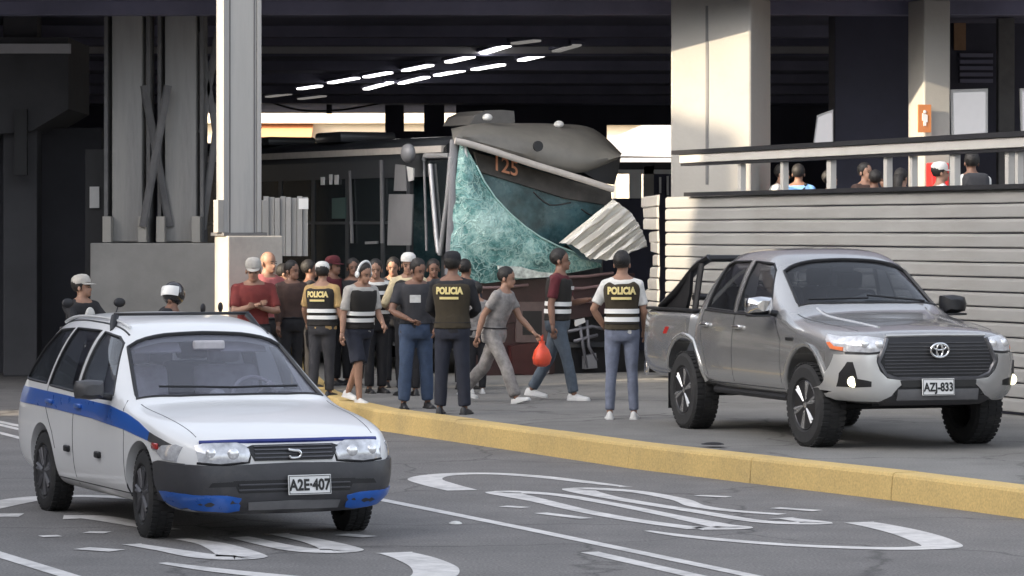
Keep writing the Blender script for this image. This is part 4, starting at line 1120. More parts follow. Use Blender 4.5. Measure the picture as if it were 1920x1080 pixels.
        # wheel arch flares
        for (x, k2) in ((0, sk), (WB, bsk)):
            pts = [(x + (RW + 0.105) * math.cos(a), RW + 0.06 + (RW + 0.105) * math.sin(a)) for a in [R(d) for d in range(-8, 189, 14)]]
            pts = [p for p in pts if p[1] > 0.45]
            if x < 0: pts = [p for p in pts if p[0] < -2.93 or True]
            W = []
            for q in pts:
                h, n = (k2 if (x == 0 or q[0] < -2.91) else sk).proj(v, q); W.append(h + n * 0.006)
            bm = BM(); add_tube(bm, W, (0.03, 0.018), 8); obj('arch_flare', bm, M_silver, root, True, 50)
        # mirror
        mr = empty('door_mirror', (-0.84, s * 0.85, 1.21)); mr.parent = root
        prof = ((-1, -0.9), (0, -1.1), (1, -0.8), (1.15, 0), (0.95, 0.8), (0, 1.0), (-1, 0.9), (-1.05, 0))
        bm = BM(); add_rings(bm, [[Vector((x, s * (0.155 + k1 * 0.115 * f), 0.06 + k2 * 0.085 * f)) for k1, k2 in prof] for x, f in ((-0.08, 0.95), (-0.03, 1.05), (0.04, 0.95), (0.09, 0.55))]); fix(bm); obj('housing', bm, M_chrome if s < 0 else M_trim, mr, True, 50)
        bm = BM(); add_tube(bm, [(0, -s * 0.04, -0.02), (0, s * 0.1, 0.0)], 0.03, 8); add_box(bm, (0, s * 0.17, -0.035), (0.14, 0.2, 0.02), bev=0.005); obj('arm', bm, M_trim, mr, True, 50)
        bm = BM(); add_box(bm, (-0.083, s * 0.17, 0.06), (0.006, 0.21, 0.13)); obj('mirror_glass', bm, M_chrome, mr)
        # headlights sweep back round the corner
        hl = sk.patch('headlight', 'front', [(s * 0.47, 0.99), (s * 0.50, 0.90), (s * 0.66, 0.885), (s * 0.80, 0.89), (s * 0.835, 0.95), (s * 0.83, 1.01), (s * 0.70, 1.025), (s * 0.55, 1.01)], M_head, root, 0.010, 0.03, 0.035, True, 0.010)
        sk.line('lamp_surround', 'front', [(s * 0.46, 1.0), (s * 0.49, 0.89), (s * 0.66, 0.873), (s * 0.82, 0.878)], M_trim, hl, 0.010, 0.0)
        sk.patch('corner_lens', v, [(0.74, 0.89), (0.52, 0.905), (0.40, 0.985), (0.37, 1.035), (0.55, 1.02), (0.74, 1.01)], M_head, hl, 0.009, 0.03, 0.03, True, 0.006)
        sk.patch('turn_lens', v, [(0.70, 0.893), (0.54, 0.906), (0.44, 0.96), (0.50, 0.965), (0.58, 0.93), (0.70, 0.925)], M_amber, hl, 0.018, 0.02, 0.03)
        for yy in (0.56, 0.68):
            h, n = sk.proj('front', (s * yy, 0.955)); bm = BM(); add_ell(bm, h + n * 0.012, (0.02, 0.045, 0.04), 12, 8); obj('reflector', bm, M_head_in, hl, True)
    g = sk.patch('windscreen', 'screen', ws, M_glass, root, -0.012, 0.005, 0.09); sk.line('windscreen_seal', 'screen', ws, M_trim, g, 0.016, -0.004, True)
    rg = sk.patch('back_window', 'back', rear, M_glass, root, -0.012, 0.004, 0.09)
    bm = BM()
    for k in range(5): add_box(bm, (-2.80, -0.44 + k * 0.22, 1.46), (0.02, 0.014, 0.32))
    for z in (1.38, 1.46, 1.54): add_box(bm, (-2.80, 0, z), (0.016, 1.0, 0.012))
    obj('window_guard', bm, M_white_m, root)
    # front: black grille with frame, silver bumper wings, lower bar, plate
    gr = [(-0.50, 0.985), (-0.46, 1.01), (0.46, 1.01), (0.50, 0.985), (0.565, 0.80), (0.50, 0.70), (0.40, 0.665), (-0.40, 0.665), (-0.50, 0.70), (-0.565, 0.80)]
    g = sk.patch('grille', 'front', gr, M_trim, root, 0.016, 0.04, 0.05)
    for z in [0.69 + i * 0.03 for i in range(10)]:
        w = 0.44 if z < 0.72 else (0.52 if z < 0.9 else 0.48)
        sk.line('grille_bar', 'front', [(-w, z), (-w / 2, z), (0, z), (w / 2, z), (w, z)], M_bump, g, 0.007, 0.017, res=0.15)
    fr = [(-0.49, 1.0), (-0.58, 0.80), (-0.51, 0.685), (-0.40, 0.645), (0.40, 0.645), (0.51, 0.685), (0.58, 0.80), (0.49, 1.0)]
    sk.line('grille_frame', 'front', fr, M_rim_s, g, 0.022, 0.012)
    sk.line('grille_top_strip', 'front', [(-0.49, 1.022), (0, 1.03), (0.49, 1.022)], M_silver_l, g, 0.014, 0.012)
    # emblem: one wide ring with two crossed inner ellipses
    h, n = sk.proj('front', (0, 0.90)); bm = BM()
    def ring(ry, rz, cz, r): add_tube(bm, [Vector((h.x + 0.05, ry * math.cos(a), 0.90 + cz + rz * math.sin(a))) for a in [2 * math.pi * k / 28 for k in range(28)]], r, 6, closed=True)
    ring(0.088, 0.062, 0, 0.012); ring(0.03, 0.056, 0, 0.010); ring(0.062, 0.026, 0.03, 0.009)
    obj('emblem', bm, M_chrome, g, True)
    bp = sk.patch('bumper_bar', 'front', [(-0.42, 0.50), (0.42, 0.50), (0.50, 0.58), (0.42, 0.645), (-0.42, 0.645), (-0.50, 0.58)], M_trim, root, 0.022, 0.06, 0.05)
    for s, v in ((1, 'left'), (-1, 'right')):
        wing = [(s * 0.60, 0.86), (s * 0.86, 0.86), (s * 0.89, 0.70), (s * 0.88, 0.52), (s * 0.80, 0.475), (s * 0.56, 0.47), (s * 0.46, 0.505), (s * 0.40, 0.57), (s * 0.36, 0.60), (s * 0.36, 0.635), (s * 0.50, 0.655), (s * 0.57, 0.72), (s * 0.60, 0.80)]
        b2 = sk.patch('bumper_wing', 'front', wing, M_silver_l if s < 0 else M_silver, bp, 0.032, 0.06, 0.03, True, 0.004)
        sk.patch('bumper_side', v, [(0.76, 0.86), (0.54, 0.86), (0.49, 0.75), (0.49, 0.55), (0.52, 0.48), (0.76, 0.47)], M_silver, bp, 0.022, 0.05, 0.05)
        sk.patch('fog_recess', 'front', [(s * 0.77, 0.80), (s * 0.80, 0.80), (s * 0.84, 0.70), (s * 0.84, 0.585), (s * 0.64, 0.585), (s * 0.64, 0.63), (s * 0.74, 0.655)], M_trim, b2, 0.0385, 0.01, 0.03)
        h, n = sk.proj('front', (s * 0.79, 0.625)); bm = BM(); add_lathe(bm, [(0.048, 0.0), (0.05, 0.03), (0.03, 0.04)], 18, 'X', h + Vector((0.035, 0, 0))); fix(bm); obj('fog_lamp', bm, M_fog_on, b2, True, 40)
    sk.patch('lower_intake', 'front', [(-0.36, 0.575), (0.36, 0.575), (0.38, 0.635), (-0.38, 0.635)], M_ink, bp, 0.036, 0.01, 0.05)
    sk.patch('skid_plate', 'front', [(-0.5, 0.425), (0.5, 0.425), (0.56, 0.50), (-0.56, 0.50)], M_bump, bp, 0.02, 0.04, 0.05)
    sk.patch('lower_bar', 'front', [(-0.40, 0.475), (0.40, 0.475), (0.40, 0.555), (-0.40, 0.555)], mat('lower_bar_grey', (0.13, 0.13, 0.135), 0.4), bp, 0.034, 0.02, 0.05)
    plate(root, nose(0.995, -0.02, 0.575, R(-4)), 'AZJ-833', 0.32, 0.15)
    bm = BM()
    for s in (-1, 1):
        sk.line('hood_crease', 'top', [(0.62, s * 0.44), (0.1, s * 0.50), (-0.5, s * 0.56)], M_silver, root, 0.02, -0.008)
        sk.line('hood_gap', 'top', [(0.66, s * 0.66), (0.2, s * 0.72), (-0.5, s * 0.76)], M_trim, root, 0.006, -0.003)
    for y0, y1 in ((-0.6, 0.0), (0.0, 0.58)):
        a, n = sk.proj('screen', (y0, -0.63)); b, n2 = sk.proj('screen', (y1, -0.59)); add_tube(bm, [a + n * 0.02, b + n * 0.02], 0.01, 6)
    obj('wiper', bm, M_trim, root)
    # roll bar over the bed
    bm = BM()
    for s in (-1, 1):
        add_tube(bm, spline([(-3.95, s * 0.80, 1.20), (-3.5, s * 0.79, 1.38), (-3.15, s * 0.74, 1.60), (-2.98, s * 0.66, 1.70)], 4), [(0.055, 0.035)] * 13, 8)
        pp = [(-3.88, 1.18), (-3.16, 1.56), (-3.20, 1.34), (-3.30, 1.18)]
        add_poly(bm, [(x, s * 0.80, z) for x, z in pp] + [(x, s * 0.765, z) for x, z in pp], [(0, 1, 2, 3), (7, 6, 5, 4)] + [(i, 4 + i, 4 + (i + 1) % 4, (i + 1) % 4) for i in range(4)])
        add_tube(bm, [(-3.04, s * 0.80, 1.18), (-3.04, s * 0.73, 1.64)], [(0.045, 0.03)] * 2, 8)
    add_tube(bm, [(-3.0, -0.68, 1.69), (-3.0, 0.68, 1.69)], 0.035, 8); add_tube(bm, [(-3.2, -0.76, 1.30), (-3.2, 0.76, 1.30)], 0.03, 8)
    fix(bm)
    obj('roll_bar', bm, M_trim, root, True, 60)
    bm = BM(); add_box(bm, (-4.34, 0, 0.56), (0.1, 1.7, 0.16), bev=0.03); obj('rear_bumper', bm, M_chrome, root, True, 50)
    bm = BM(); add_box(bm, (-1.7, 0, 0.44), (4.6, 1.0, 0.1)); add_tube(bm, [(WB, -0.7, RW), (WB, 0.7, RW)], 0.06, 8); add_tube(bm, [(0, -0.7, RW), (0, 0.7, RW)], 0.05, 8)
    for s in (-1, 1): add_tube(bm, [(-0.62, s * 0.80, 0.42), (-2.45, s * 0.80, 0.42)], 0.035, 8)
    for s in (-1, 1): add_box(bm, (-3.55, s * 0.76, 0.36), (0.02, 0.26, 0.36))
    obj('chassis', bm, M_trim, root)
    for x, a in ((0, R(3)), (WB, 0)):
        for s in (-1, 1): wheel(root, x, s * 0.79, RW, 0.265, 0.60, M_rim_d, s, 6, a, 'alloy')
    bm = BM(); add_rings(bm, [[Vector((x, y, z)) for y, z in [(-0.78, 0.8), (-0.78, zt - 0.05), (0, zt), (0.78, zt - 0.05), (0.78, 0.8)]] for x, zt in ((-0.62, 1.14), (-0.85, 1.19), (-1.05, 1.10), (-1.12, 0.95))]); fix(bm); obj('dashboard', bm, M_trim, root, True, 40)
    bm = BM(); add_box(bm, (-1.75, 0, 0.62), (2.1, 1.6, 0.04)); obj('cabin_floor', bm, M_seat, root)
    for y in (-0.4, 0.4): seat(root, -1.62, y, 0.72, M_seat)
    for y in (-0.4, 0.0, 0.4): seat(root, -2.40, y, 0.74, M_seat, 0.42)
    steering(root, -1.2, 0.4, 1.15, M_trim)
    bm = BM(); add_box(bm, (-1.2, 0, 1.60), (0.05, 0.24, 0.07), bev=0.015); obj('rear_view_mirror', bm, M_trim, root)
    bm = BM(); h, n = sk.proj('top', (-1.5, 0.0)); add_tube(bm, [(-1.55, 0.3, 1.80), (-1.75, 0.3, 1.83)], 0.02, 6); 
    return root
pickup = build_pickup(); pickup.scale = (0.98, 0.97, 0.985)
# ------------------------------------------------------------------ crashed bus
PH = R(28)
BX = Vector((math.cos(PH), math.sin(PH), 0)); BY = Vector((-math.sin(PH), math.cos(PH), 0))
B0 = at_d(850, VH, 46.0); B0.z = 0
bus = empty('crashed_bus', (B0.x, B0.y, 0), PH, 'dark bus with shattered green windscreen and grey crushed roof, stopped against the fence', 'bus')
INV = Matrix.Translation((B0.x, B0.y, 0)) @ Matrix.Rotation(PH, 4, 'Z'); INV = INV.inverted()
EYE = Vector((0, 0, HCAM))
def on_plane(u, v, p0, n):
    d = Vector(((u - 960) / F, 1.0, -(v - VH) / F)); t = (p0 - EYE).dot(n) / d.dot(n)
    return INV @ (EYE + d * t)
def fp(u, v, b=0.0): return on_plane(u, v, B0 - BY * b, BY)          # front plane, b metres proud of it; result in bus coordinates
def sp(u, v, b=0.0): return on_plane(u, v, B0 - BX * b, BX)          # flank plane
M_bside = mat('bus_flank_paint', (0.034, 0.037, 0.042), 0.4, var=0.25, scale=1.5, coat=0.3)
M_broof = mat('bus_roof_fibreglass', (0.165, 0.157, 0.14), 0.6, var=0.12, scale=1.6, dirt_or_sheen=(0.11, 0.105, 0.1), dscale=1.5)
M_bfront = mat('bus_maroon_paint', (0.04, 0.017, 0.018), 0.45, var=0.4, scale=3, dirt_or_sheen=(0.016, 0.011, 0.011), dscale=2.5)
M_bglass = mat('bus_side_glass', (0.012, 0.016, 0.018), 0.12, var=0.2)
M_bin = mat('bus_teal_reflections', (0.035, 0.085, 0.095), 0.25, var=0.6, scale=3.0, dirt_or_sheen=(0.13, 0.21, 0.22), dscale=3.2)  # the lighter teal blotches are painted reflections
M_ctn = mat('grey_pane', (0.2, 0.2, 0.21), 0.4, var=0.2, scale=1.2)
M_pale = mat('pale_trim', (0.5, 0.46, 0.42), 0.5, var=0.1)
M_num = mat('route_number', srgb(205, 140, 105), 0.6, var=0.1)
BL, BW, BZ = 9.0, 2.45, 3.36
def b_box(name, x0, x1, y0, y1, z0, z1, m, par=None, bev=0.0):
    bm = BM(); add_box(bm, ((x0 + x1) / 2, (y0 + y1) / 2, (z0 + z1) / 2), (x1 - x0, y1 - y0, z1 - z0), bev=bev)
    return obj(name, bm, m, par or bus)
# shell
b_box('floor', 0.05, BW - 0.05, 0.05, BL - 0.05, 0.55, 0.62, M_bside)
b_box('rear_panel', 0.06, BW - 0.06, BL - 0.06, BL, 0.6, 3.25, M_bside)
b_box('far_side', BW - 0.05, BW, 0.3, BL - 0.07, 0.55, 3.25, M_bside)
b_box('bulkhead', 0.1, BW - 0.1, 1.5, 1.55, 0.63, 3.2, M_bin)
bm = BM()
prof = [(0.0, 3.10), (0.02, 3.24), (0.12, 3.34), (0.5, 3.42), (BW / 2, 3.44), (BW - 0.5, 3.42), (BW - 0.12, 3.34), (BW - 0.02, 3.24), (BW, 3.10), (BW - 0.06, 3.08), (BW / 2, 3.3), (0.06, 3.08)]
add_rings(bm, [[Vector((x, y, z - 0.002 * (y < 1))) for x, z in prof] for y in (0.32, 3, 6, BL)]); fix(bm)
obj('roof', bm, M_bside, bus, True, 40)
b_box('roof_rim', -0.02, 0.06, 0.32, BL, 3.18, 3.27, M_pale)
b_box('lower_flank', 0.0, 0.05, 0.3, BL - 0.07, 0.55, 1.42, M_bside)
b_box('upper_flank', 0.0, 0.05, 0.3, BL - 0.07, 2.86, 3.10, M_bside)
ys = [0.3, 1.35, 2.15, 3.3, 4.45, 5.6, 6.75, 7.9, BL - 0.07]
for k, y in enumerate(ys):
    b_box('pillar', -0.003, 0.052, y - 0.055, y + 0.055, 1.42, 2.86, M_bside)
for k in range(1, len(ys) - 1):
    w = b_box('side_window', 0.012, 0.024, ys[k] + 0.055, ys[k + 1] - 0.055, 1.42, 2.86, M_bglass)
    b_box('window_bar', 0.002, 0.03, ys[k] + 0.055, ys[k + 1] - 0.055, 2.22, 2.26, M_bside, w)
# lit / pale panes seen in the flank
def side_quad(name, px, m, b=0.03, th=0.02):
    P = [sp(u, v, b) for u, v in px]; n = len(P); bm = BM()
    add_poly(bm, P + [p + Vector((th, 0, 0)) for p in P], [tuple(range(n)), tuple(range(n, 2 * n))[::-1]] + [(i, n + i, n + (i + 1) % n, (i + 1) % n) for i in range(n)])
    fix(bm); return obj(name, bm, m, bus)
def front_quad(name, px, m, b=0.02, th=0.04, par=None):
    P = [fp(u, v, b) for u, v in px]; n = len(P); bm = BM()
    add_poly(bm, P + [p + Vector((0, th, 0)) for p in P], [tuple(range(n)), tuple(range(n, 2 * n))[::-1]] + [(i, n + i, n + (i + 1) % n, (i + 1) % n) for i in range(n)])
    fix(bm); return obj(name, bm, m, par or bus)
side_quad('grey_pane', [(729, 364), (774, 364), (770, 460), (726, 460)], M_ctn, 0.012)
side_quad('small_pane', [(741, 308), (760, 310), (762, 358), (738, 358)], M_ctn, 0.012)
side_quad('pane_glint', [(762, 312), (775, 316), (774, 338), (766, 340)], M_white_m, 0.02)
side_quad('teal_pane', [(622, 372), (648, 370), (648, 410), (622, 410)], mat('teal_pane', (0.035, 0.07, 0.065), 0.4), 0.012)
for q in ([(617, 327), (621, 327), (621, 346), (617, 346)], [(627, 328), (633, 328), (633, 346), (627, 346)], [(601, 332), (607, 332), (607, 347), (601, 347)]):
    side_quad('far_window_light', q, M_white_m, 0.02)
side_quad('pillar_strip', [(712, 300), (716, 300), (718, 456), (713, 456)], M_ctn, 0.03)
side_quad('pillar_strip', [(653, 320), (656, 320), (661, 456), (657, 456)], M_ctn, 0.03)
side_quad('sill', [(684, 453), (707, 452), (707, 457), (684, 458)], M_ctn, 0.03)
# folding front door with bright frames
M_alu = mat('bare_aluminium', (0.5, 0.5, 0.51), 0.4, metal=0.5, var=0.1)
door = empty('door', (0, 0, 0)); door.parent = bus
def bar(name, pts, r, m, par, f, b):
    bm = BM(); add_tube(bm, [f(u, v, b) for u, v in pts], r, 8); return obj(name, bm, m, par, True, 50)
bar('door_frame', [(795, 300), (797, 292), (842, 292)], 0.035, M_alu, door, sp, 0.04)
bar('door_frame', [(795, 300), (797, 360), (800, 470)], 0.02, M_ctn, door, sp, 0.03)
bar('leaf_edge', [(807, 308), (812, 370), (818, 440), (822, 474)], 0.036, M_alu, door, sp, 0.06)
bar('leaf_edge', [(845, 294), (839, 370), (830, 440), (825, 478)], 0.036, M_alu, door, sp, 0.06)
side_quad('door_glass', [(806, 302), (840, 300), (826, 472), (818, 470)], M_bglass, 0.035).parent = door
# side mirror hanging on the front corner
bm = BM(); P = sp(765, 287, 0.25); add_ell(bm, P, (0.09, 0.14, 0.13), 14, 10); o = obj('side_mirror', bm, M_ctn, bus, True)
# roof hatches
for u, v, L, w, h in ((660, 245, 0.9, 0.9, 0.16), (520, 256, 0.9, 0.8, 0.14), (925, 222, 0, 0, 0)):
    if L:
        p = sp(u, v, -0.6); bm = BM(); add_box(bm, (0.65, p.y, 3.47), (w, L, h), bev=0.05); obj('roof_hatch', bm, M_bside, bus, True, 40)
# corner post on the left, pale strip
bm = BM(); add_tube(bm, [fp(851, 262, 0.02), fp(849, 380, 0.03), fp(841, 515, 0.03)], [(0.06, 0.05), (0.07, 0.05), (0.06, 0.05)], 8); obj('corner_post', bm, M_ctn, bus, True, 50)
bm = BM(); add_tube(bm, spline([fp(868, 262, 0.06), fp(872, 285, 0.07), fp(874, 302, 0.08), fp(880, 318, 0.09), fp(886, 330, 0.08)], 3), [0.028, 0.028, 0.026, 0.026, 0.03, 0.034, 0.04, 0.045, 0.045, 0.04, 0.03, 0.02, 0.012], 7); obj('hanging_trim', bm, M_white_m, bus, True, 60)
# crushed front cap
Ls = spline([Vector((u, v, 0)) for u, v in [(853, 261), (880, 267), (930, 282), (1000, 305), (1075, 328), (1150, 352)]], 5)
Lc = spline([Vector((u, v, 0)) for u, v in [(853, 260), (890, 269), (945, 286), (1020, 309), (1090, 320), (1162, 294)]], 5)
Uc = spline([Vector((u, v, 0)) for u, v in [(868, 236), (905, 231), (960, 231), (1030, 232), (1085, 233), (1115, 243)]], 5)
Uc2 = spline([Vector((u, v, 0)) for u, v in [(868, 236), (905, 231), (960, 231), (1040, 232), (1112, 241), (1166, 288)]], 5)
bm = BM(); NS = 9; gr = []
for s in range(NS):
    f = s / (NS - 1); row = []
    for i, (l, uu) in enumerate(zip(Lc, Uc2)):
        q = l.lerp(uu, f); t = i / (len(Lc) - 1)
        b = 0.12 + 0.16 * math.sin(math.pi * min(1, f * 0.9)) * (0.5 + 0.5 * math.sin(math.pi * t)) - 0.75 * f ** 2
        b += 0.10 * mnoise.noise(Vector((t * 4, f * 3, 1.3))) * f + 0.05 * mnoise.noise(Vector((t * 11, f * 8, 4.3)))
        row.append(fp(q.x, q.y, b))
    gr.append(row)
n = len(gr[0]); V = [[bm.verts.new(p) for p in r] for r in gr]; V2 = [[bm.verts.new(p + Vector((0, 0.05 + 0.3 * (s / (NS - 1)), -0.03))) for p in r] for s, r in enumerate(gr)]
for A, sg in ((V, 1), (V2, -1)):
    for s in range(NS - 1):
        for i in range(n - 1):
            q = (A[s][i], A[s][i + 1], A[s + 1][i + 1], A[s + 1][i]); bm.faces.new(q if sg > 0 else q[::-1])
for i in range(n - 1):
    bm.faces.new((V[0][i + 1], V[0][i], V2[0][i], V2[0][i + 1])); bm.faces.new((V[-1][i], V[-1][i + 1], V2[-1][i + 1], V2[-1][i]))
for s in range(NS - 1):
    bm.faces.new((V[s][0], V[s + 1][0], V2[s + 1][0], V2[s][0])); bm.faces.new((V[s + 1][-1], V[s][-1], V2[s][-1], V2[s + 1][-1]))
fix(bm); cap = obj('front_cap', bm, M_broof, bus, True, 50)
bm = BM(); add_tube(bm, [fp(p.x, p.y + 3, 0.15) for p in Ls], [(0.03, 0.045)] * len(Ls), 8); obj('edge_trim', bm, M_pale, cap, True, 60)
bm = BM(); p = fp(1008, 274, 0.36); add_lathe(bm, [(0.07, 0.0), (0.075, 0.03), (0.05, 0.05)], 14, 'Y', p - Vector((0, 0.03, 0))); fix(bm); obj('lamp_hole', bm, M_trim, cap)
for u, v in ((914, 220), (1048, 233)):
    bm = BM(); p = fp(u, v, -0.45); add_ell(bm, p, (0.07, 0.07, 0.05), 10, 8); obj('marker_lamp', bm, M_white_m, cap, True)
bm = BM(); pts = [fp(u, v, -0.75) for u, v in [(880, 234), (890, 217), (912, 207), (940, 206), (964, 208), (966, 236)]]
add_poly(bm, pts + [p + Vector((0, 0.8, 0)) for p in pts], [tuple(range(6)), tuple(range(6, 12))[::-1]] + [(i, 6 + i, 6 + (i + 1) % 6, (i + 1) % 6) for i in range(6)]); fix(bm); obj('roof_unit', bm, mat('roof_unit_grey', (0.12, 0.115, 0.11), 0.6), bus, False)
# destination panel inside, with the route number
M_shard = mat('pale_glass_shard', (0.3, 0.5, 0.46), 0.25, var=0.3, scale=8)
front_quad('destination_panel', [(890, 285), (1146, 360), (1148, 386), (1060, 372), (975, 345), (900, 322)], mat('dusty_panel', (0.06, 0.055, 0.05), 0.7, var=0.5, scale=4), -0.15, 0.05)
def num_fn(c0, slant):
    def f(v):
        return fp(c0[0] + v.x * 118, c0[1] - v.y * 118 + v.x * 118 * slant, -0.09)
    return f
text_obj('route_number', '125', 0.34, M_num, bus, None, 0.004, 0.82, num_fn((948, 312), 0.28))
front_quad('gap_shadow_sheet', [(1085, 318), (1120, 313), (1164, 294), (1160, 318), (1152, 346), (1120, 338)], M_trim, -0.1, 0.1)  # black sheet standing for the shadow between cap and edge trim
front_quad('inner_pane', [(884, 296), (905, 310), (980, 335), (1060, 362), (1148, 380), (1128, 420), (1056, 462), (1040, 478), (985, 440), (930, 384)], M_bin, -0.19, 0.03)
for pts in ([(1120, 396), (1128, 418), (1122, 446)], [(1142, 380), (1150, 400), (1147, 430), (1152, 452)], [(1000, 360), (1030, 384), (1070, 380)], [(1090, 392), (1110, 404), (1136, 402)]):
    bm = BM(); add_tube(bm, spline([fp(u, v, 0.05) for u, v in pts], 4), 0.012, 6); obj('dangling_cable', bm, M_trim, bus, True)
b_box('dashboard', 0.2, BW - 0.2, 0.25, 0.7, 1.0, 1.5, M_bside, None, 0.05)
# shattered windscreen hanging out of its frame
def cracked(name):
    m = bpy.data.materials.new(name); m.use_nodes = True; nt = m.node_tree; b = nt.nodes['Principled BSDF']
    tc = nt.nodes.new('ShaderNodeTexCoord')
    ns = nt.nodes.new('ShaderNodeTexNoise'); ns.inputs['Scale'].default_value = 3.0; ns.inputs['Detail'].default_value = 4
    mixv = nt.nodes.new('ShaderNodeVectorMath'); mixv.operation = 'MULTIPLY_ADD'; mixv.inputs[1].default_value = (0.5, 0.5, 0.5)
    nt.links.new(tc.outputs['Object'], ns.inputs['Vector']); nt.links.new(ns.outputs['Color'], mixv.inputs[0]); nt.links.new(tc.outputs['Object'], mixv.inputs[2])
    fac = []
    for sc, w in ((3.2, 0.05), (8.0, 0.07)):
        vo = nt.nodes.new('ShaderNodeTexVoronoi'); vo.feature = 'DISTANCE_TO_EDGE'; vo.inputs['Scale'].default_value = sc
        nt.links.new(mixv.outputs[0], vo.inputs['Vector'])
        mr = nt.nodes.new('ShaderNodeMapRange'); mr.inputs[1].default_value = 0.0; mr.inputs[2].default_value = w; mr.inputs[3].default_value = 1; mr.inputs[4].default_value = 0
        nt.links.new(vo.outputs['Distance'], mr.inputs[0]); fac.append(mr.outputs[0])
    mx = nt.nodes.new('ShaderNodeMath'); mx.operation = 'MAXIMUM'; nt.links.new(fac[0], mx.inputs[0]); nt.links.new(fac[1], mx.inputs[1])
    n2 = nt.nodes.new('ShaderNodeTexNoise'); n2.inputs['Scale'].default_value = 2.6; n2.inputs['Detail'].default_value = 8; n2.inputs['Roughness'].default_value = 0.75
    nt.links.new(tc.outputs['Object'], n2.inputs['Vector'])
    cr = nt.nodes.new('ShaderNodeValToRGB'); e = cr.color_ramp.elements
    e[0].position = 0.38; e[0].color = (0.035, 0.115, 0.11, 1); e[1].position = 0.60; e[1].color = (0.50, 0.73, 0.67, 1)
    k = cr.color_ramp.elements.new(0.47); k.color = (0.13, 0.31, 0.29, 1)
    nt.links.new(n2.outputs['Fac'], cr.inputs[0])
    mc = nt.nodes.new('ShaderNodeMix'); mc.data_type = 'RGBA'; mc.inputs[7].default_value = (0.50, 0.72, 0.66, 1)
    sc = nt.nodes.new('ShaderNodeMath'); sc.operation = 'MULTIPLY'; sc.inputs[1].default_value = 0.7; nt.links.new(mx.outputs[0], sc.inputs[0])
    nt.links.new(sc.outputs[0], mc.inputs[0]); nt.links.new(cr.outputs[0], mc.inputs[6]); nt.links.new(mc.outputs[2], b.inputs['Base Color'])
    b.inputs['Roughness'].default_value = 0.25
    bp = nt.nodes.new('ShaderNodeBump'); bp.inputs['Strength'].default_value = 0.6; bp.inputs['Distance'].default_value = 0.02
    nt.links.new(mx.outputs[0], bp.inputs['Height']); nt.links.new(bp.outputs[0], b.inputs['Normal'])
    return m
M_crack = cracked('shattered_glass')
rows = [(264, 864, 870), (285, 860, 880), (310, 858, 893), (340, 855, 908), (370, 853, 928), (400, 850, 956), (425, 848, 985), (445, 846, 1014), (462, 845, 1048), (476, 844, 1085), (488, 845, 1126), (500, 847, 1128), (511, 852, 1075), (520, 866, 1010), (526, 880, 940)]
bm = BM(); NC = 14; G = []
for j, (v, a, c) in enumerate(rows):
    r = []
    for i in range(NC + 1):
        t = i / NC; u = a + (c - a) * t
        sag = 0.08 + 0.16 * math.sin(math.pi * j / 14) * math.sin(math.pi * t) + 0.04 * mnoise.noise(Vector((u * 0.03, v * 0.03, 2.0))) + 0.03 * mnoise.noise(Vector((u * 0.09, v * 0.09, 5.0)))
        jag = (2.0 * mnoise.noise(Vector((j * 1.7, 3.3, 0))) if i == NC else 0)
        r.append(fp(u + jag, v + jag + 5 * math.sin(t * 3.1) * (j > 10), sag))
    G.append(r)
F1 = [[bm.verts.new(p) for p in r] for r in G]; F2 = [[bm.verts.new(p + Vector((0, 0.012, 0))) for p in r] for r in G]
for j in range(len(G) - 1):
    for i in range(NC):
        bm.faces.new((F1[j][i], F1[j + 1][i], F1[j + 1][i + 1], F1[j][i + 1])); bm.faces.new((F2[j][i], F2[j][i + 1], F2[j + 1][i + 1], F2[j + 1][i]))
    for i in (0, NC):
        q = (F1[j][i], F2[j][i], F2[j + 1][i], F1[j + 1][i]); bm.faces.new(q)
for j in (0, -1):
    for i in range(NC): bm.faces.new((F1[j][i], F1[j][i + 1], F2[j][i + 1], F2[j][i]))
fix(bm); wscr = obj('windscreen', bm, M_crack, bus, True, 40)
bm = BM(); add_tube(bm, [fp(c, v, 0.1) for v, a, c in rows[2:11]], 0.012, 6); obj('torn_edge', bm, mat('torn_glass_edge', (0.42, 0.62, 0.58), 0.4), wscr, True)
front_quad('glass_shard', [(1058, 452), (1080, 462), (1100, 470), (1130, 480), (1128, 494), (1092, 486)], mat('blue_shard', (0.10, 0.17, 0.2), 0.2), 0.24, 0.02)
front_quad('torn_trim', [(934, 498), (975, 500), (1012, 510), (1040, 512), (1036, 519), (985, 522), (938, 520)], mat('dusty_white_trim', (0.5, 0.54, 0.5), 0.6, var=0.5, scale=12), 0.26, 0.03)
# lower front, broken open
front_quad('front_panel', [(858, 520), (935, 528), (1190, 512), (1190, 560), (1130, 590), (1060, 600), (858, 610)], M_bfront, 0.04, 0.06)
front_quad('front_panel', [(858, 610), (1040, 602), (1040, 700), (1000, 712), (858, 705)], M_bfront, 0.02, 0.06)
for u0, v0, u1, v1 in ((1060, 541, 1126, 536), (1052, 560, 1124, 566), (892, 540, 990, 534), (1050, 520, 1150, 512)):
    bar('crumpled_strip', [(u0, v0), ((u0 + u1) / 2, (v0 + v1) / 2 + 2), (u1, v1)], 0.02, mat('dull_pink_strip', (0.2, 0.13, 0.13), 0.5), bus, fp, 0.12)
lf = front_quad('headlamp_frame', [(968, 566), (1026, 566), (1026, 642), (968, 642)], mat('lamp_frame_brown', (0.12, 0.085, 0.08), 0.5), 0.05, 0.08)
front_quad('headlamp_hole', [(980, 583), (1016, 583), (1016, 628), (980, 628)], M_trim, 0.053, 0.04, lf)
front_quad('bumper', [(958, 648), (1034, 640), (1034, 690), (1000, 706), (962, 700)], mat('bumper_dark_red', (0.05, 0.012, 0.012), 0.5), 0.12, 0.1)
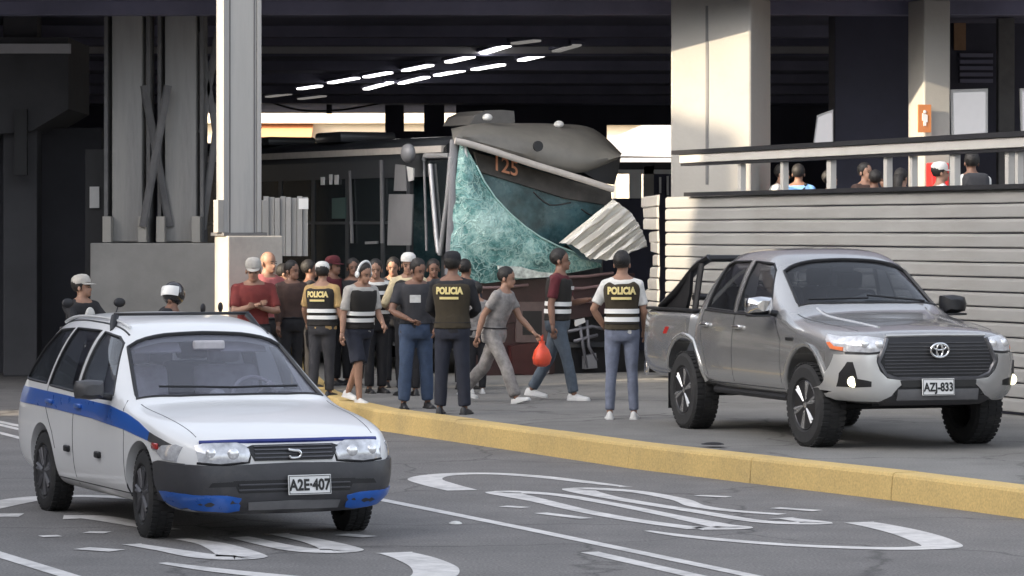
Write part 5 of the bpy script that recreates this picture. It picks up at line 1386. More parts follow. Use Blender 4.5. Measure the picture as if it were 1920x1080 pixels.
front_quad('bumper_edge', [(962, 703), (1000, 708), (1030, 694), (1030, 699), (1000, 714), (962, 709)], mat('bumper_edge_grey', (0.3, 0.28, 0.28), 0.5), 0.13, 0.1)
front_quad('engine_bay', [(1034, 602), (1190, 560), (1190, 700), (1034, 706)], M_trim, -0.15, 0.05)
bm = BM()
for pts in ([(1085, 598), (1092, 640), (1100, 690)], [(1064, 622), (1110, 612), (1130, 616)], [(1100, 600), (1104, 650), (1118, 676)], [(1076, 640), (1120, 628)]):
    add_tube(bm, [fp(u, v, 0.0) for u, v in pts], 0.025, 6)
obj('bent_bracket', bm, mat('grey_bracket', (0.18, 0.18, 0.2), 0.5, metal=0.4), bus, True)
front_quad('loose_fixture', [(1098, 668), (1118, 662), (1120, 690), (1098, 692)], M_ctn, 0.02, 0.1)
front_quad('torn_flap', [(1078, 600), (1096, 596), (1098, 604), (1080, 612)], M_white_m, 0.05, 0.02)
for y in (1.2, 6.6):
    for x in (0.18, BW - 0.18):
        bm = BM(); add_lathe(bm, [(0.28, -0.13), (0.47, -0.12), (0.49, -0.06), (0.49, 0.06), (0.47, 0.12), (0.28, 0.13)], 28, 'X', (x, y, 0.69)); fix(bm); w = obj('wheel', bm, M_rub, bus, True, 40)
b_box('rear_lower', 0.05, BW - 0.05, BL - 0.1, BL - 0.06, 0.4, 0.6, M_bside)

# crumpled white fence sheet pushed up by the bus
cs = empty('crumpled_sheet', (B0.x, B0.y, 0), PH, 'crumpled white corrugated sheet torn from the fence, lying against the bus front', 'sheet')
M_crump = mat('bent_white_sheet', (0.8, 0.77, 0.7), 0.45, var=0.08, scale=4)
LE = spline([Vector((u, v, 0)) for u, v in [(1049, 456), (1070, 458), (1088, 470), (1104, 484), (1122, 486), (1150, 487), (1165, 480)]], 6)
RE = spline([Vector((u, v, 0)) for u, v in [(1150, 374), (1164, 384), (1182, 398), (1192, 412), (1200, 425), (1208, 442), (1214, 462)]], 6)
bm = BM(); rowsA = []
for i, (a, c) in enumerate(zip(LE, RE)):
    r = []
    for j in range(13):
        t = j / 12; q = a.lerp(c, t)
        b = 0.42 + 0.10 * (1 if (i // 3) % 2 else -1) * (0.4 + 0.6 * math.sin(math.pi * (0.15 + 0.8 * t))) + 0.05 * mnoise.noise(Vector((i * 0.3, t * 3, 3))) - 0.12 * t
        r.append(fp(q.x + 3 * mnoise.noise(Vector((i * 0.5, t * 4, 9))), q.y + 3 * mnoise.noise(Vector((i * 0.5, t * 4, 7))), b))
    rowsA.append(r)
F1 = [[bm.verts.new(p) for p in r] for r in rowsA]; F2 = [[bm.verts.new(p + Vector((0, 0.015, 0))) for p in r] for r in rowsA]
for i in range(len(F1) - 1):
    for j in range(12):
        bm.faces.new((F1[i][j], F1[i + 1][j], F1[i + 1][j + 1], F1[i][j + 1])); bm.faces.new((F2[i][j], F2[i][j + 1], F2[i + 1][j + 1], F2[i + 1][j]))
    for j in (0, 12): bm.faces.new((F1[i][j], F2[i][j], F2[i + 1][j], F1[i + 1][j]))
for i in (0, -1):
    for j in range(12): bm.faces.new((F1[i][j], F1[i][j + 1], F2[i][j + 1], F2[i][j]))
fix(bm); obj('sheet', bm, M_crump, cs, True, 25)
# ------------------------------------------------------------------ people
def skin_m(k): return mat('skin_' + k, {'tan': (0.30, 0.17, 0.115), 'brown': (0.2, 0.105, 0.07), 'light': (0.4, 0.25, 0.18)}[k], 0.55, var=0.1, scale=20)
def cloth(name, col, var=0.18, scale=14): return mat('cloth_' + name, col, 0.9, var=var, scale=scale, bump=0.25, bscale=22)
C_black = cloth('black', (0.016, 0.016, 0.019)); C_navy = cloth('dark_navy', (0.02, 0.023, 0.036)); C_vest = cloth('black_vest', (0.02, 0.018, 0.016))
C_jean = cloth('blue_denim', (0.045, 0.07, 0.125)); C_jean_l = cloth('grey_blue_denim', (0.15, 0.17, 0.23)); C_jean_d = cloth('slate_denim', (0.075, 0.095, 0.12))
C_grey = cloth('grey', (0.22, 0.215, 0.21)); C_lgrey = cloth('pale_grey', (0.4, 0.38, 0.35)); C_white = cloth('white', (0.62, 0.61, 0.58)); C_cream = cloth('cream', (0.56, 0.47, 0.3))
C_red = cloth('brick_red', (0.17, 0.03, 0.027)); C_maroon = cloth('maroon', (0.085, 0.012, 0.018)); C_brown = cloth('dark_brown', (0.06, 0.035, 0.028)); C_blue = cloth('light_blue', (0.16, 0.32, 0.58))
C_orange = cloth('yellow_orange', (0.42, 0.28, 0.12)); C_olive = cloth('brown_olive_vest', (0.04, 0.031, 0.018)); C_pink = cloth('salmon', (0.34, 0.1, 0.1)); C_char = cloth('charcoal', (0.035, 0.035, 0.04)); C_camo = cloth('mottled_grey', (0.24, 0.225, 0.215), 0.45, 9)
M_refl = mat('reflective_band', (0.78, 0.78, 0.76), 0.45, var=0.04, bump=0.05)
M_let = mat('yellow_lettering', (0.72, 0.6, 0.26), 0.6, var=0.1)
M_hair = mat('dark_hair', (0.012, 0.01, 0.009), 0.6, var=0.3, scale=40, bump=0.4, bscale=60); M_hair_g = mat('grey_hair', (0.2, 0.18, 0.165), 0.7, var=0.2, scale=30, bump=0.3)
M_shoe = mat('black_shoe', (0.02, 0.02, 0.022), 0.5); M_shoe_w = mat('white_shoe', (0.6, 0.6, 0.59), 0.6, var=0.1); M_eye = mat('eye_dark', (0.02, 0.015, 0.012), 0.3, var=0); M_lip = mat('lip', (0.24, 0.09, 0.075), 0.5, var=0)
M_blk_gloss = mat('black_gloss', (0.012, 0.012, 0.014), 0.15, var=0, coat=1.0)

def remesh(bm, vox, it=3, disp=0.0, seed=0):
    fix(bm)
    me = bpy.data.meshes.new('t'); bm.to_mesh(me); bm.free()
    o = bpy.data.objects.new('t', me); COL.objects.link(o)
    r = o.modifiers.new('r', 'REMESH'); r.mode = 'VOXEL'; r.voxel_size = vox
    sm = o.modifiers.new('s', 'SMOOTH'); sm.iterations = it; sm.factor = 0.5
    m2 = evaluated(o)
    bpy.data.objects.remove(o); bpy.data.meshes.remove(me)
    if disp:                                                # folds
        n = [v.normal.copy() for v in m2.vertices]
        for v, nn in zip(m2.vertices, n):
            p = v.co
            f = mnoise.noise(Vector((p.x * 9 + seed, p.y * 9, p.z * 5))) + 0.6 * mnoise.noise(Vector((p.x * 16, p.y * 16 + seed, p.z * 11)))
            v.co = p + nn * (disp * f)
    m2.polygons.foreach_set('use_smooth', [True] * len(m2.polygons))
    return m2

def ering(c, ax, ay, a, b, n=18, pw=2.4):
    out = []
    for k in range(n):
        t = 2 * math.pi * k / n; ct, st = math.cos(t), math.sin(t)
        out.append(c + ax * (a * math.copysign(abs(ct) ** (2 / pw), ct)) + ay * (b * math.copysign(abs(st) ** (2 / pw), st)))
    return out

TORSO = [(0.80, 0.150, 0.105), (0.86, 0.172, 0.122), (0.92, 0.174, 0.125), (1.00, 0.158, 0.112), (1.08, 0.150, 0.106), (1.16, 0.158, 0.112), (1.26, 0.176, 0.122), (1.34, 0.186, 0.120), (1.40, 0.178, 0.105), (1.44, 0.145, 0.085), (1.475, 0.075, 0.065)]

def person(label, loc, yaw, h=1.70, lean=0, side_lean=0, bulk=1.0, head=(0, 0), legs=((0, 0), (0, 0)), spread=0.0, arms=((4, 6, 12, 0), (4, 6, 12, 0)),
           skin='tan', shirt=None, sleeve=0.5, vest=None, bands=True, text=None, text_front=None, pants=None, short=False, shoe=None, hat=None, hair=True, group='people around the crash',
           feet_turn=6, twist=0, extra=None, loose=1.0, vox=0.0155, hat_m=None, hair_m=None, shoulder_strap=None, pull=0.0, face=True):
    """legs: per side (thigh swing, knee bend); arms: per side (swing forward, out, elbow bend, inward); yaw 0 looks at the camera, 90 looks right.
    Side order: the person's right, then left (right is -x when facing the camera)."""
    S = h / 1.72
    sk_m = skin_m(skin)
    root = empty('person', loc, R(yaw), label, 'person', group)
    root.scale = (S, S, S)
    X, Y, Z = Vector((1, 0, 0)), Vector((0, 1, 0)), Vector((0, 0, 1))
    # legs
    leg_pts = []; hip_z = 0.90; low = 9
    for i, s in enumerate((-1, 1)):
        sw, kb = R(legs[i][0]), R(legs[i][1]); ab = R(spread) * s
        d1 = Vector((math.sin(ab), -math.sin(sw) * math.cos(ab), -math.cos(sw) * math.cos(ab)))
        a2 = sw - kb
        d2 = Vector((math.sin(ab) * 0.7, -math.sin(a2), -math.cos(a2))).normalized()
        hp = Vector((0.088 * s, 0, hip_z)); kn = hp + d1 * 0.425; an = kn + d2 * 0.40
        leg_pts.append((hp, kn, an, a2)); low = min(low, an.z)
    dz = 0.085 - low
    leg_pts = [(a + Z * dz, b + Z * dz, c + Z * dz, q) for a, b, c, q in leg_pts]
    base = Vector((0, 0, dz))
    # spine
    la, sl, tw = R(lean), R(side_lean), R(twist)
    up = Vector((math.sin(sl), -math.sin(la), math.cos(la))).normalized()
    def sp_pt(z):
        if z <= 0.92: return Vector((0, 0, z)) + base
        f = min(1, (z - 0.92) / 0.2); u2 = Vector((0, 0, 1)).lerp(up, f).normalized()
        return Vector((0, 0, 0.92)) + base + u2 * (z - 0.92)
    def axes(z):
        f = max(0, min(1, (z - 0.92) / 0.3)); u2 = Vector((0, 0, 1)).lerp(up, f).normalized()
        ax = Vector((math.cos(tw * f), math.sin(tw * f), 0)); ax = (ax - u2 * ax.dot(u2)).normalized(); return ax, u2.cross(ax)
    def torso(bm, z0, z1, inf, infb=None):
        rr = []
        for z, a, b in TORSO:
            if z0 - 1e-6 <= z <= z1 + 1e-6:
                ax, ay = axes(z); belly = 1 + (0.12 * (bulk - 1) / 0.2 if 1.0 <= z <= 1.2 else 0)
                rr.append(ering(sp_pt(z), ax, ay, a * bulk + inf, b * bulk * belly + (infb if infb is not None else inf)))
        add_rings(bm, rr)
    sh_ax, sh_ay = axes(1.4)
    arm_pts = []
    for i, s in enumerate((-1, 1)):
        fw, out, el, inw = [R(q) for q in arms[i]]
        shp = sp_pt(1.385) + sh_ax * (s * (0.175 * bulk + 0.005))
        f = -sh_ay * 1.0
        down = -axes(1.4)[0].cross(axes(1.4)[1]) if False else -up.lerp(Z, 0.5).normalized()
        d1 = (down * math.cos(fw) * math.cos(out) + f * math.sin(fw) * math.cos(out) + sh_ax * (s * math.sin(out))).normalized()
        e = shp + d1 * 0.285
        fp_ = (f * math.cos(fw) - down * math.sin(fw)).normalized()
        d2 = (d1 * math.cos(el) + (fp_ * math.cos(inw) - sh_ax * (s * math.sin(inw))) * math.sin(el)).normalized()
        w = e + d2 * 0.245
        arm_pts.append((shp, e, w, d2))
    # head frame
    neck = sp_pt(1.432); hp_, hy = R(head[0]), R(head[1])
    HM = Matrix.Translation(neck) @ Matrix.Rotation(tw + hy, 4, 'Z') @ Matrix.Rotation(-la * 0.45 + 0, 4, 'X') @ Matrix.Rotation(hp_, 4, 'X') @ Matrix.Scale(1.09, 4)
    hc = HM @ Vector((0, -0.018, 0.155))
    # ---- body: one continuous surface
    bm = BM()
    torso(bm, 0.80, 1.48, -0.004)
    for hp, kn, an, a2 in leg_pts:
        cf = kn.lerp(an, 0.3) + Vector((0, 0.012, 0))
        add_tube(bm, [hp + Z * 0.04, hp.lerp(kn, 0.5), kn, cf, an, an - Z * 0.03], [0.088 * bulk, 0.072 * bulk, 0.054, 0.054, 0.036, 0.036] if (short or not pants) else [0.080 * bulk, 0.06 * bulk, 0.043, 0.042, 0.034, 0.034], 12)
    for shp, e, w, d2 in arm_pts:
        add_tube(bm, [shp - (e - shp).normalized() * 0.02, shp.lerp(e, 0.5), e, e.lerp(w, 0.3), w], [0.056 * bulk, 0.047 * bulk, 0.040, 0.042, 0.029], 12)
        add_ell(bm, shp, (0.06 * bulk,) * 3, 10, 8)
    add_tube(bm, [sp_pt(1.40), neck, HM @ Vector((0, -0.01, 0.09))], [0.075, 0.062, 0.058], 12)
    for s in (-1, 1): add_tube(bm, [sp_pt(1.475), sp_pt(1.40) + sh_ax * (s * 0.15 * bulk)], [(0.05, 0.05), (0.045, 0.045)], 10)
    hr = HM.to_3x3().normalized().to_euler()
    def hv(x, y, z): return HM @ Vector((x, y, z))
    add_ell(bm, hv(0, -0.005, 0.185), (0.076, 0.097, 0.098), 16, 12, hr)          # skull
    add_ell(bm, hv(0, -0.040, 0.115), (0.058, 0.062, 0.072), 14, 10, hr)          # jaw and face
    add_ell(bm, hv(0, -0.103, 0.133), (0.014, 0.019, 0.026), 8, 6, hr)            # nose
    add_ell(bm, hv(0, -0.088, 0.078), (0.03, 0.02, 0.02), 8, 6, hr)               # chin
    me = remesh(bm, 0.0145, 2)
    # hands with fingers and ears, into the same mesh
    bm = BM(); bm.from_mesh(me)
    for i, s in enumerate((-1, 1)):
        shp, e, w, d2 = arm_pts[i]
        side = sh_ax * s; nrm = d2.cross(side); nrm = nrm.normalized() if nrm.length > 0.1 else Vector((0, -1, 0)); wide = nrm.cross(d2).normalized()
        # the hand's broad face looks to the thigh: width runs fore and aft
        wd, nr = (nrm, wide)
        add_tube(bm, [w - d2 * 0.015, w + d2 * 0.03, w + d2 * 0.085], [(0.024, 0.024), (0.036, 0.020), (0.038, 0.016)], 10)
        inn = -side
        for k, (o, L) in enumerate(((-0.027, 0.066), (-0.009, 0.076), (0.009, 0.071), (0.027, 0.056))):
            p0 = w + d2 * 0.08 + wd * o; p1 = p0 + d2 * L * 0.5 + inn * 0.008; p2 = p1 + (d2 * 0.8 + inn * 0.6).normalized() * L * 0.5
            add_tube(bm, [p0, p1, p2], [0.0095, 0.009, 0.0065], 6)
        ff = -sh_ay
        t0 = w + d2 * 0.03 + ff * 0.022; t1 = t0 + (d2 * 0.7 + ff * 0.7).normalized() * 0.032; add_tube(bm, [t0, t1, t1 + (d2 * 0.95 + inn * 0.3).normalized() * 0.03], [0.013, 0.011, 0.008], 6)
        add_ell(bm, hv(0.074 * s, 0.0, 0.145), (0.012, 0.02, 0.03), 8, 6, hr)
    body = obj('body', bm, sk_m, root, True)
    if face:
        for s in (-1, 1):
            bm = BM(); add_ell(bm, hv(0.03 * s, -0.0935, 0.158), (0.012, 0.008, 0.007), 8, 6, hr); add_tube(bm, [hv(0.012 * s, -0.098, 0.178), hv(0.046 * s, -0.088, 0.176)], 0.0045, 5); obj('eye', bm, M_eye, root)
        bm = BM(); add_ell(bm, hv(0, -0.096, 0.098), (0.022, 0.009, 0.006), 8, 6, hr); obj('mouth', bm, M_lip, root)
    # ---- hair and hats
    if hair:
        bm = BM(); add_ell(bm, hv(0, 0.014, 0.196), (0.091, 0.106, 0.104), 16, 12, hr)
        g = bm.verts[:]
        for v in g:
            q = HM.inverted() @ v.co
            if q.y < -0.045 and q.z < 0.215: v.co = HM @ Vector((q.x * 0.95, -0.045 + (q.y + 0.045) * 0.25, max(q.z, 0.19)))
            elif q.z < 0.12: v.co = HM @ Vector((q.x * 0.9, q.y, 0.12 + (q.z - 0.12) * 0.3))
            v.co += (v.co - hv(0, 0, 0.19)).normalized() * 0.006 * mnoise.noise(v.co * 40)
        if hair == 'long':
            add_tube(bm, [hv(0, 0.06, 0.19), hv(0, 0.085, 0.08), hv(0, 0.10, -0.05), hv(0, 0.10, -0.12)], [(0.075, 0.06), (0.07, 0.05), (0.06, 0.04), (0.03, 0.02)], 12)
        if hair == 'bun': add_ell(bm, hv(0, 0.115, 0.19), (0.05, 0.045, 0.05), 10, 8, hr)
        obj('hair', bm, hair_m or M_hair, root, True)
    if hat in ('cap', 'cap_back'):
        bm = BM(); f = 1 if hat == 'cap' else -1
        add_lathe(bm, [(0.092, 0.0), (0.094, 0.03), (0.085, 0.065), (0.06, 0.09), (0.02, 0.1)], 20, 'Z', (0, 0, 0)); 
        bmesh.ops.transform(bm, matrix=HM @ Matrix.Translation((0, 0.0, 0.20)) @ Matrix.Rotation(R(-6), 4, 'X') @ Matrix.Diagonal((0.93, 1.12, 1.0, 1)), verts=bm.verts)
        n0 = len(bm.verts); rr = []
        for k in range(9):
            a = R(-70 + 140 * k / 8); rr.append([(0.085 * math.sin(a), -f * 0.09 * math.cos(a), 0.205), (0.075 * math.sin(a), -f * (0.09 * math.cos(a) + 0.075 * math.cos(a)), 0.192), (0.075 * math.sin(a), -f * (0.09 * math.cos(a) + 0.075 * math.cos(a)), 0.187), (0.085 * math.sin(a), -f * 0.09 * math.cos(a), 0.198)])
        add_rings(bm, [[hv(*p) for p in r] for r in rr]); fix(bm)
        obj('cap', bm, hat_m, root, True, 50)
    if hat == 'headband':
        bm = BM(); add_tube(bm, [hv(0.088 * math.cos(a), 0.0 + 0.02 * 0, 0.175 + 0.125 * math.sin(a)) for a in [R(-10 + 200 * k / 16) for k in range(17)]], [(0.016, 0.016)] * 17, 8)
        for s in (-1, 1): add_ell(bm, hv(0.09 * s, 0, 0.15), (0.02, 0.04, 0.045), 10, 8, hr)
        obj('headphones', bm, hat_m, root, True)
    if hat == 'helmet':
        bm = BM(); add_ell(bm, hv(0, -0.005, 0.175), (0.125, 0.145, 0.14), 22, 16, hr)
        for v in bm.verts:
            q = HM.inverted() @ v.co
            if q.z < 0.06: v.co = HM @ Vector((q.x, q.y, 0.06 + (q.z - 0.06) * 0.2))
        obj('helmet', bm, M_blk_gloss, root, True)
        bm = BM(); rr = []
        for zz, rr_ in ((0.125, 0.128), (0.16, 0.134), (0.205, 0.132), (0.225, 0.124)):
            rr.append([hv(rr_ * math.sin(a), -0.005 - (rr_ + 0.018) * math.cos(a), zz) for a in [R(-48 + 96 * k / 12) for k in range(13)]])
        V = [[bm.verts.new(p) for p in r] for r in rr]
        for a, b in zip(V, V[1:]):
            for k in range(12): bm.faces.new((a[k], a[k + 1], b[k + 1], b[k]))
        obj('visor', bm, hat_m or M_white_m, root, True)
    # ---- shirt
    seed = hash(label) % 97
    sd = sum(ord(c) for c in label) % 97
    if shirt:
        bm = BM(); torso(bm, 0.86, 1.46, 0.010, 0.012)
        for s in (-1, 1): add_tube(bm, [sp_pt(1.435) + sh_ax * (s * 0.05), sp_pt(1.40) + sh_ax * (s * 0.155 * bulk)], [(0.054, 0.054), (0.056, 0.056)], 10)
        for shp, e, w, d2 in arm_pts:
            if sleeve <= 0.02: continue
            if sleeve <= 1: P = [shp - (e - shp).normalized() * 0.025, shp.lerp(e, sleeve * 0.5), shp.lerp(e, sleeve)]; rr = [0.064 * bulk, 0.060 * bulk, 0.062]
            else: P = [shp - (e - shp).normalized() * 0.025, shp.lerp(e, 0.5), e, e.lerp(w, (sleeve - 1) * 0.5), e.lerp(w, sleeve - 1)]; rr = [0.064 * bulk, 0.057 * bulk, 0.052, 0.050, 0.042]
            add_tube(bm, P, rr, 12); add_ell(bm, shp, (0.067 * bulk,) * 3, 10, 8)
        link('shirt', remesh(bm, vox, 3, 0.007, sd), shirt, root)
    if pants:
        bm = BM(); torso(bm, 0.80, 1.00, 0.014)
        for hp, kn, an, a2 in leg_pts:
            L = loose
            if short: P = [hp + Z * 0.03, hp.lerp(kn, 0.5), hp.lerp(kn, 0.95)]; rr = [0.098 * bulk, 0.092 * L, 0.092 * L]
            else: P = [hp + Z * 0.03, hp.lerp(kn, 0.5), kn, kn.lerp(an, 0.5), an.lerp(kn, 0.02)]; rr = [0.098 * bulk, 0.086 * bulk, 0.07 * L, 0.068 * L, 0.062 * L]
            add_tube(bm, P, rr, 12)
        link('trousers', remesh(bm, vox, 3, 0.007, sd + 5), pants, root)
        bm = BM(); ax, ay = axes(0.99); add_tube(bm, ering(sp_pt(0.985), ax, ay, 0.160 * bulk + 0.020, 0.114 * bulk + 0.020), (0.016, 0.006), 6, closed=True); obj('belt', bm, C_black, root, True)
    # ---- shoes
    for hp, kn, an, a2 in leg_pts:
        bm = BM(); s = -1 if hp.x < 0 else 1
        pit = 0.0 if an.z < 0.1 else -min(0.7, (an.z - 0.085) * 3.0)
        if a2 > 0.25 and an.z < 0.16: pit = 0.25
        M = Matrix.Translation(an) @ Matrix.Rotation(R(feet_turn) * s, 4, 'Z') @ Matrix.Rotation(pit * -1, 4, 'X')
        pr = [(0.075, 0.030, 0.05), (0.06, 0.040, 0.085), (0.0, 0.040, 0.09), (-0.06, 0.044, 0.068), (-0.12, 0.047, 0.052), (-0.165, 0.042, 0.044), (-0.185, 0.022, 0.036)]
        rr = []
        for y, w_, hh in pr:
            rr.append([M @ Vector((w_ * math.cos(t) * (1.0 if math.sin(t) < 0 else 0.85), y, -0.085 + (0.0 if math.sin(t) < -0.3 else hh * max(0, math.sin(t)) ** 0.6))) for t in [2 * math.pi * k / 12 for k in range(12)]])
        add_rings(bm, rr); fix(bm); so = obj('shoe', bm, shoe or M_shoe, root, True, 60)
        bm = BM(); add_rings(bm, [[M @ Vector((w_ * 1.06 * c, y * 1.03, -0.085 + z)) for c, z in ((-1, 0.0), (-1, 0.018), (1, 0.018), (1, 0.0))] for y, w_, hh in pr]); fix(bm); obj('sole', bm, M_shoe_w if shoe is not None else M_shoe, so)
    # ---- vest with bands and lettering
    if vest:
        bm = BM(); torso(bm, 0.92, 1.40, 0.024, 0.028)
        for s in (-1, 1):
            add_tube(bm, [sp_pt(1.38) + sh_ax * s * 0.11 - sh_ay * 0.09, sp_pt(1.445) + sh_ax * s * 0.10, sp_pt(1.38) + sh_ax * s * 0.11 + sh_ay * 0.09], [(0.045, 0.03)] * 3, 8)
        vo = link('vest', remesh(bm, vox, 3, 0.004, sd + 9), vest, root)
        def torso_at(z):
            for (z0, a0, b0), (z1, a1, b1) in zip(TORSO, TORSO[1:]):
                if z0 <= z <= z1:
                    t = (z - z0) / (z1 - z0); return a0 + (a1 - a0) * t, b0 + (b1 - b0) * t
            return 0.17, 0.12
        if bands:
            for zb in bands if isinstance(bands, tuple) else (1.03, 1.115):
                rr = []
                for dzz, o in ((-0.024, 0.030), (-0.024, 0.036), (0.024, 0.036), (0.024, 0.030)):
                    a, b = torso_at(zb); ax, ay = axes(zb); belly = 1 + (0.12 * (bulk - 1) / 0.2)
                    rr.append(ering(sp_pt(zb + dzz), ax, ay, a * bulk + o, b * bulk * belly + o + 0.004, 28))
                bm = BM(); V = [[bm.verts.new(p) for p in r] for r in rr]
                for i in range(4):
                    A, B = V[i], V[(i + 1) % 4]
                    for k in range(28): bm.faces.new((A[k], A[(k + 1) % 28], B[(k + 1) % 28], B[k]))
                fix(bm); obj('reflective_band', bm, M_refl, vo, True, 50)
        def lettering(txt, size, zc, sgn, nm, mm, sx=1.0, bold=0.006):
            def fn(v):
                z = zc + v.y; a, b = torso_at(z); ax, ay = axes(z); x = -v.x * sgn
                aa, bb = a * bulk + 0.03, b * bulk + 0.036
                q = max(0.02, 1 - abs(min(0.98, abs(x) / aa)) ** 2.4) ** (1 / 2.4)
                return sp_pt(z) + ax * (-x if False else x) + ay * (sgn * (bb * q + 0.008))
            return text_obj(nm, txt, size, mm, vo, None, bold, sx, fn)
        if text:
            lettering(text, 0.098, 1.325, 1, 'lettering', M_let, 0.8)
            def bar_fn(x0, x1, z0, z1):
                bm = BM(); pts = []
                n = 10
                for zz in (z0, z1):
                    for k in range(n + 1):
                        x = x0 + (x1 - x0) * k / n; a, b = torso_at(zz); ax, ay = axes(zz); aa, bb = a * bulk + 0.03, b * bulk + 0.036
                        pts.append(sp_pt(zz) + ax * x + ay * (bb * max(0.02, 1 - min(0.98, abs(x) / aa) ** 2.4) ** (1 / 2.4) + 0.008))
                add_poly(bm, pts, [(k, k + 1, n + 2 + k, n + 1 + k) for k in range(n)]); return bm
            obj('text_line', bar_fn(-0.105, 0.105, 1.235, 1.262), M_let, vo)
        if text_front: lettering(text_front, 0.05, 1.30, -1, 'chest_lettering', M_refl, 0.8, 0.004)
    if extra: extra(root, dict(sp=sp_pt, axes=axes, arms=arm_pts, legs=leg_pts, hv=hv, sh_ax=sh_ax, sh_ay=sh_ay))
    return root

def gp(u, v): return at(u, v, WALK_Z)
def held(name, label, cat, root, p, build):
    """an object held in a hand: a thing of its own standing at the hand's place"""
    bpy.context.view_layer.update()
    w = root.matrix_world @ p
    t = empty(name, w, root.rotation_euler.z, label, cat); build(t); return t

# --- policewoman seen from behind, right of centre
person('woman seen from behind in dark police vest with yellow lettering and white bands, grey-blue jeans', gp(1166, 786), 176, 1.70, bulk=0.95, legs=((1, 2), (-2, 2)), spread=3,
       arms=((6, 12, 30, 20), (4, 26, 46, 70)), shirt=C_white, sleeve=0.75, vest=C_olive, text='POLICIA', pants=C_jean_l, shoe=M_shoe_w, hair='bun', skin='tan', loose=0.85, head=(2, -10), feet_turn=4)
# --- man in maroon shirt walking to the right
wm = {}
person('man in maroon shirt and banded dark vest walking right in white shoes', gp(1045, 750), 76, 1.73, lean=3, legs=((18, 6), (-16, 14)), arms=((-8, 8, 16, 0), (22, 4, 82, 20)), shirt=C_maroon, sleeve=0.75, vest=C_vest,
       text_front='POLICIA', pants=C_jean_d, shoe=M_shoe_w, skin='brown', head=(2, 6), extra=lambda r, k: wm.update(k=k, r=r))
def phone(t):
    bm = BM(); add_box(bm, (0, 0, 0.05), (0.075, 0.012, 0.15), bev=0.004, rot=Euler((R(40), R(10), 0))); obj('case', bm, M_black, t)
    bm = BM(); add_box(bm, (0, -0.009, 0.05), (0.066, 0.004, 0.135), rot=Euler((R(40), R(10), 0))); obj('screen', bm, mat('phone_screen', (0.1, 0.1, 0.12), 0.2), t)
held('phone', 'dark phone held up by the man in the maroon shirt', 'phone', wm['r'], wm['k']['arms'][1][2] + wm['k']['arms'][1][3] * 0.09, phone)
# --- bent man in grey walking, carrying a red bag
wg = {}
person('stooping man in mottled grey clothes striding with one arm behind, carrying a red bag', gp(926, 755), 62, 1.60, lean=16, legs=((30, 8), (-26, 18)), spread=2, arms=((-24, 8, 20, 0), (34, 6, 22, 0)), shirt=C_camo, sleeve=0.6, pants=C_camo,
       shoe=M_shoe_w, skin='tan', head=(16, 10), loose=1.15, hair=True, extra=lambda r, k: wg.update(k=k, r=r))
def bag(t):
    bm = BM(); rr = []
    for z, a, b in ((-0.34, 0.05, 0.04), (-0.31, 0.115, 0.08), (-0.24, 0.135, 0.095), (-0.15, 0.10, 0.07), (-0.09, 0.04, 0.03), (-0.05, 0.05, 0.025)):
        rr.append([Vector((a * math.cos(q) * (1 + 0.12 * math.sin(q * 5 + z * 30)), b * math.sin(q) * (1 + 0.12 * math.sin(q * 4)), z)) for q in [2 * math.pi * k / 20 for k in range(20)]])
    add_rings(bm, rr); fix(bm); obj('sack', bm, mat('red_plastic', srgb(226, 84, 58), 0.35, var=0.15, scale=9, bump=0.4, bscale=14), t, True, 60)
    bm = BM(); add_tube(bm, [(0.0, 0, -0.07), (-0.02, 0, 0.0), (0.02, 0, 0.02), (0.02, 0, -0.06)], 0.008, 6); obj('handle', bm, MATS['red_plastic'], t, True)
held('red_bag', 'round red plastic bag carried by the stooping man in grey', 'bag', wg['r'], wg['k']['arms'][1][2] + wg['k']['arms'][1][3] * 0.08 + Vector((0, -0.06, 0.0)), bag)
# --- police officer in black, back to camera
person('police officer in black seen from behind with yellow lettering high on the back', gp(848, 777), 168, 1.68, bulk=1.06, legs=((0, 0), (0, 0)), spread=4, arms=((16, 14, 60, 50), (14, 16, 55, 50)), shirt=C_black, sleeve=1.8, vest=C_olive, bands=False,
       text='POLICIA', pants=C_navy, skin='brown', hat='cap', hat_m=C_black, loose=1.1)
# --- man in dark tee and jeans facing the camera
person('man in dark tee shirt and blue jeans facing the camera with hands at his waist', gp(780, 766), 14, 1.61, bulk=1.1, legs=((2, 2), (-2, 2)), spread=5, arms=((14, 22, 62, 62), (10, 16, 40, 50)), shirt=C_char, sleeve=0.7, pants=C_jean, skin='brown', head=(14, 20), loose=1.15,
       extra=lambda r, k: (lambda bm: (add_box(bm, k['sp'](1.27) + Vector((-0.04, -0.145, 0)), (0.13, 0.01, 0.09), bev=0.004), obj('chest_print', bm, C_white, r)))(BM()))
# --- walking man with headphones and vest
person('man in grey tee shirt and banded vest with white headphones looking down, black shorts', gp(672, 757), 40, 1.58, lean=6, legs=((16, 14), (-14, 18)), arms=((-4, 10, 14, 0), (14, 8, 50, 30)), shirt=C_lgrey, sleeve=0.85, vest=C_vest, pants=C_navy, short=True, shoe=M_shoe_w, skin='tan',
       head=(20, 0), hat='headband', hat_m=M_white_m, bulk=1.05, loose=1.1)
# --- police vest back with white cap, yellow sleeve
person('person seen from behind in police vest with white cap worn high and yellow sleeves', gp(604, 745), 158, 1.54, arms=((2, 12, 12, 0), (10, 18, 30, 20)), shirt=C_orange, sleeve=0.8, vest=C_vest, text='POLICIA', pants=C_char, skin='tan', hat='cap', hat_m=C_white, head=(6, 20), legs=((4, 4), (-6, 4)), bulk=1.05)
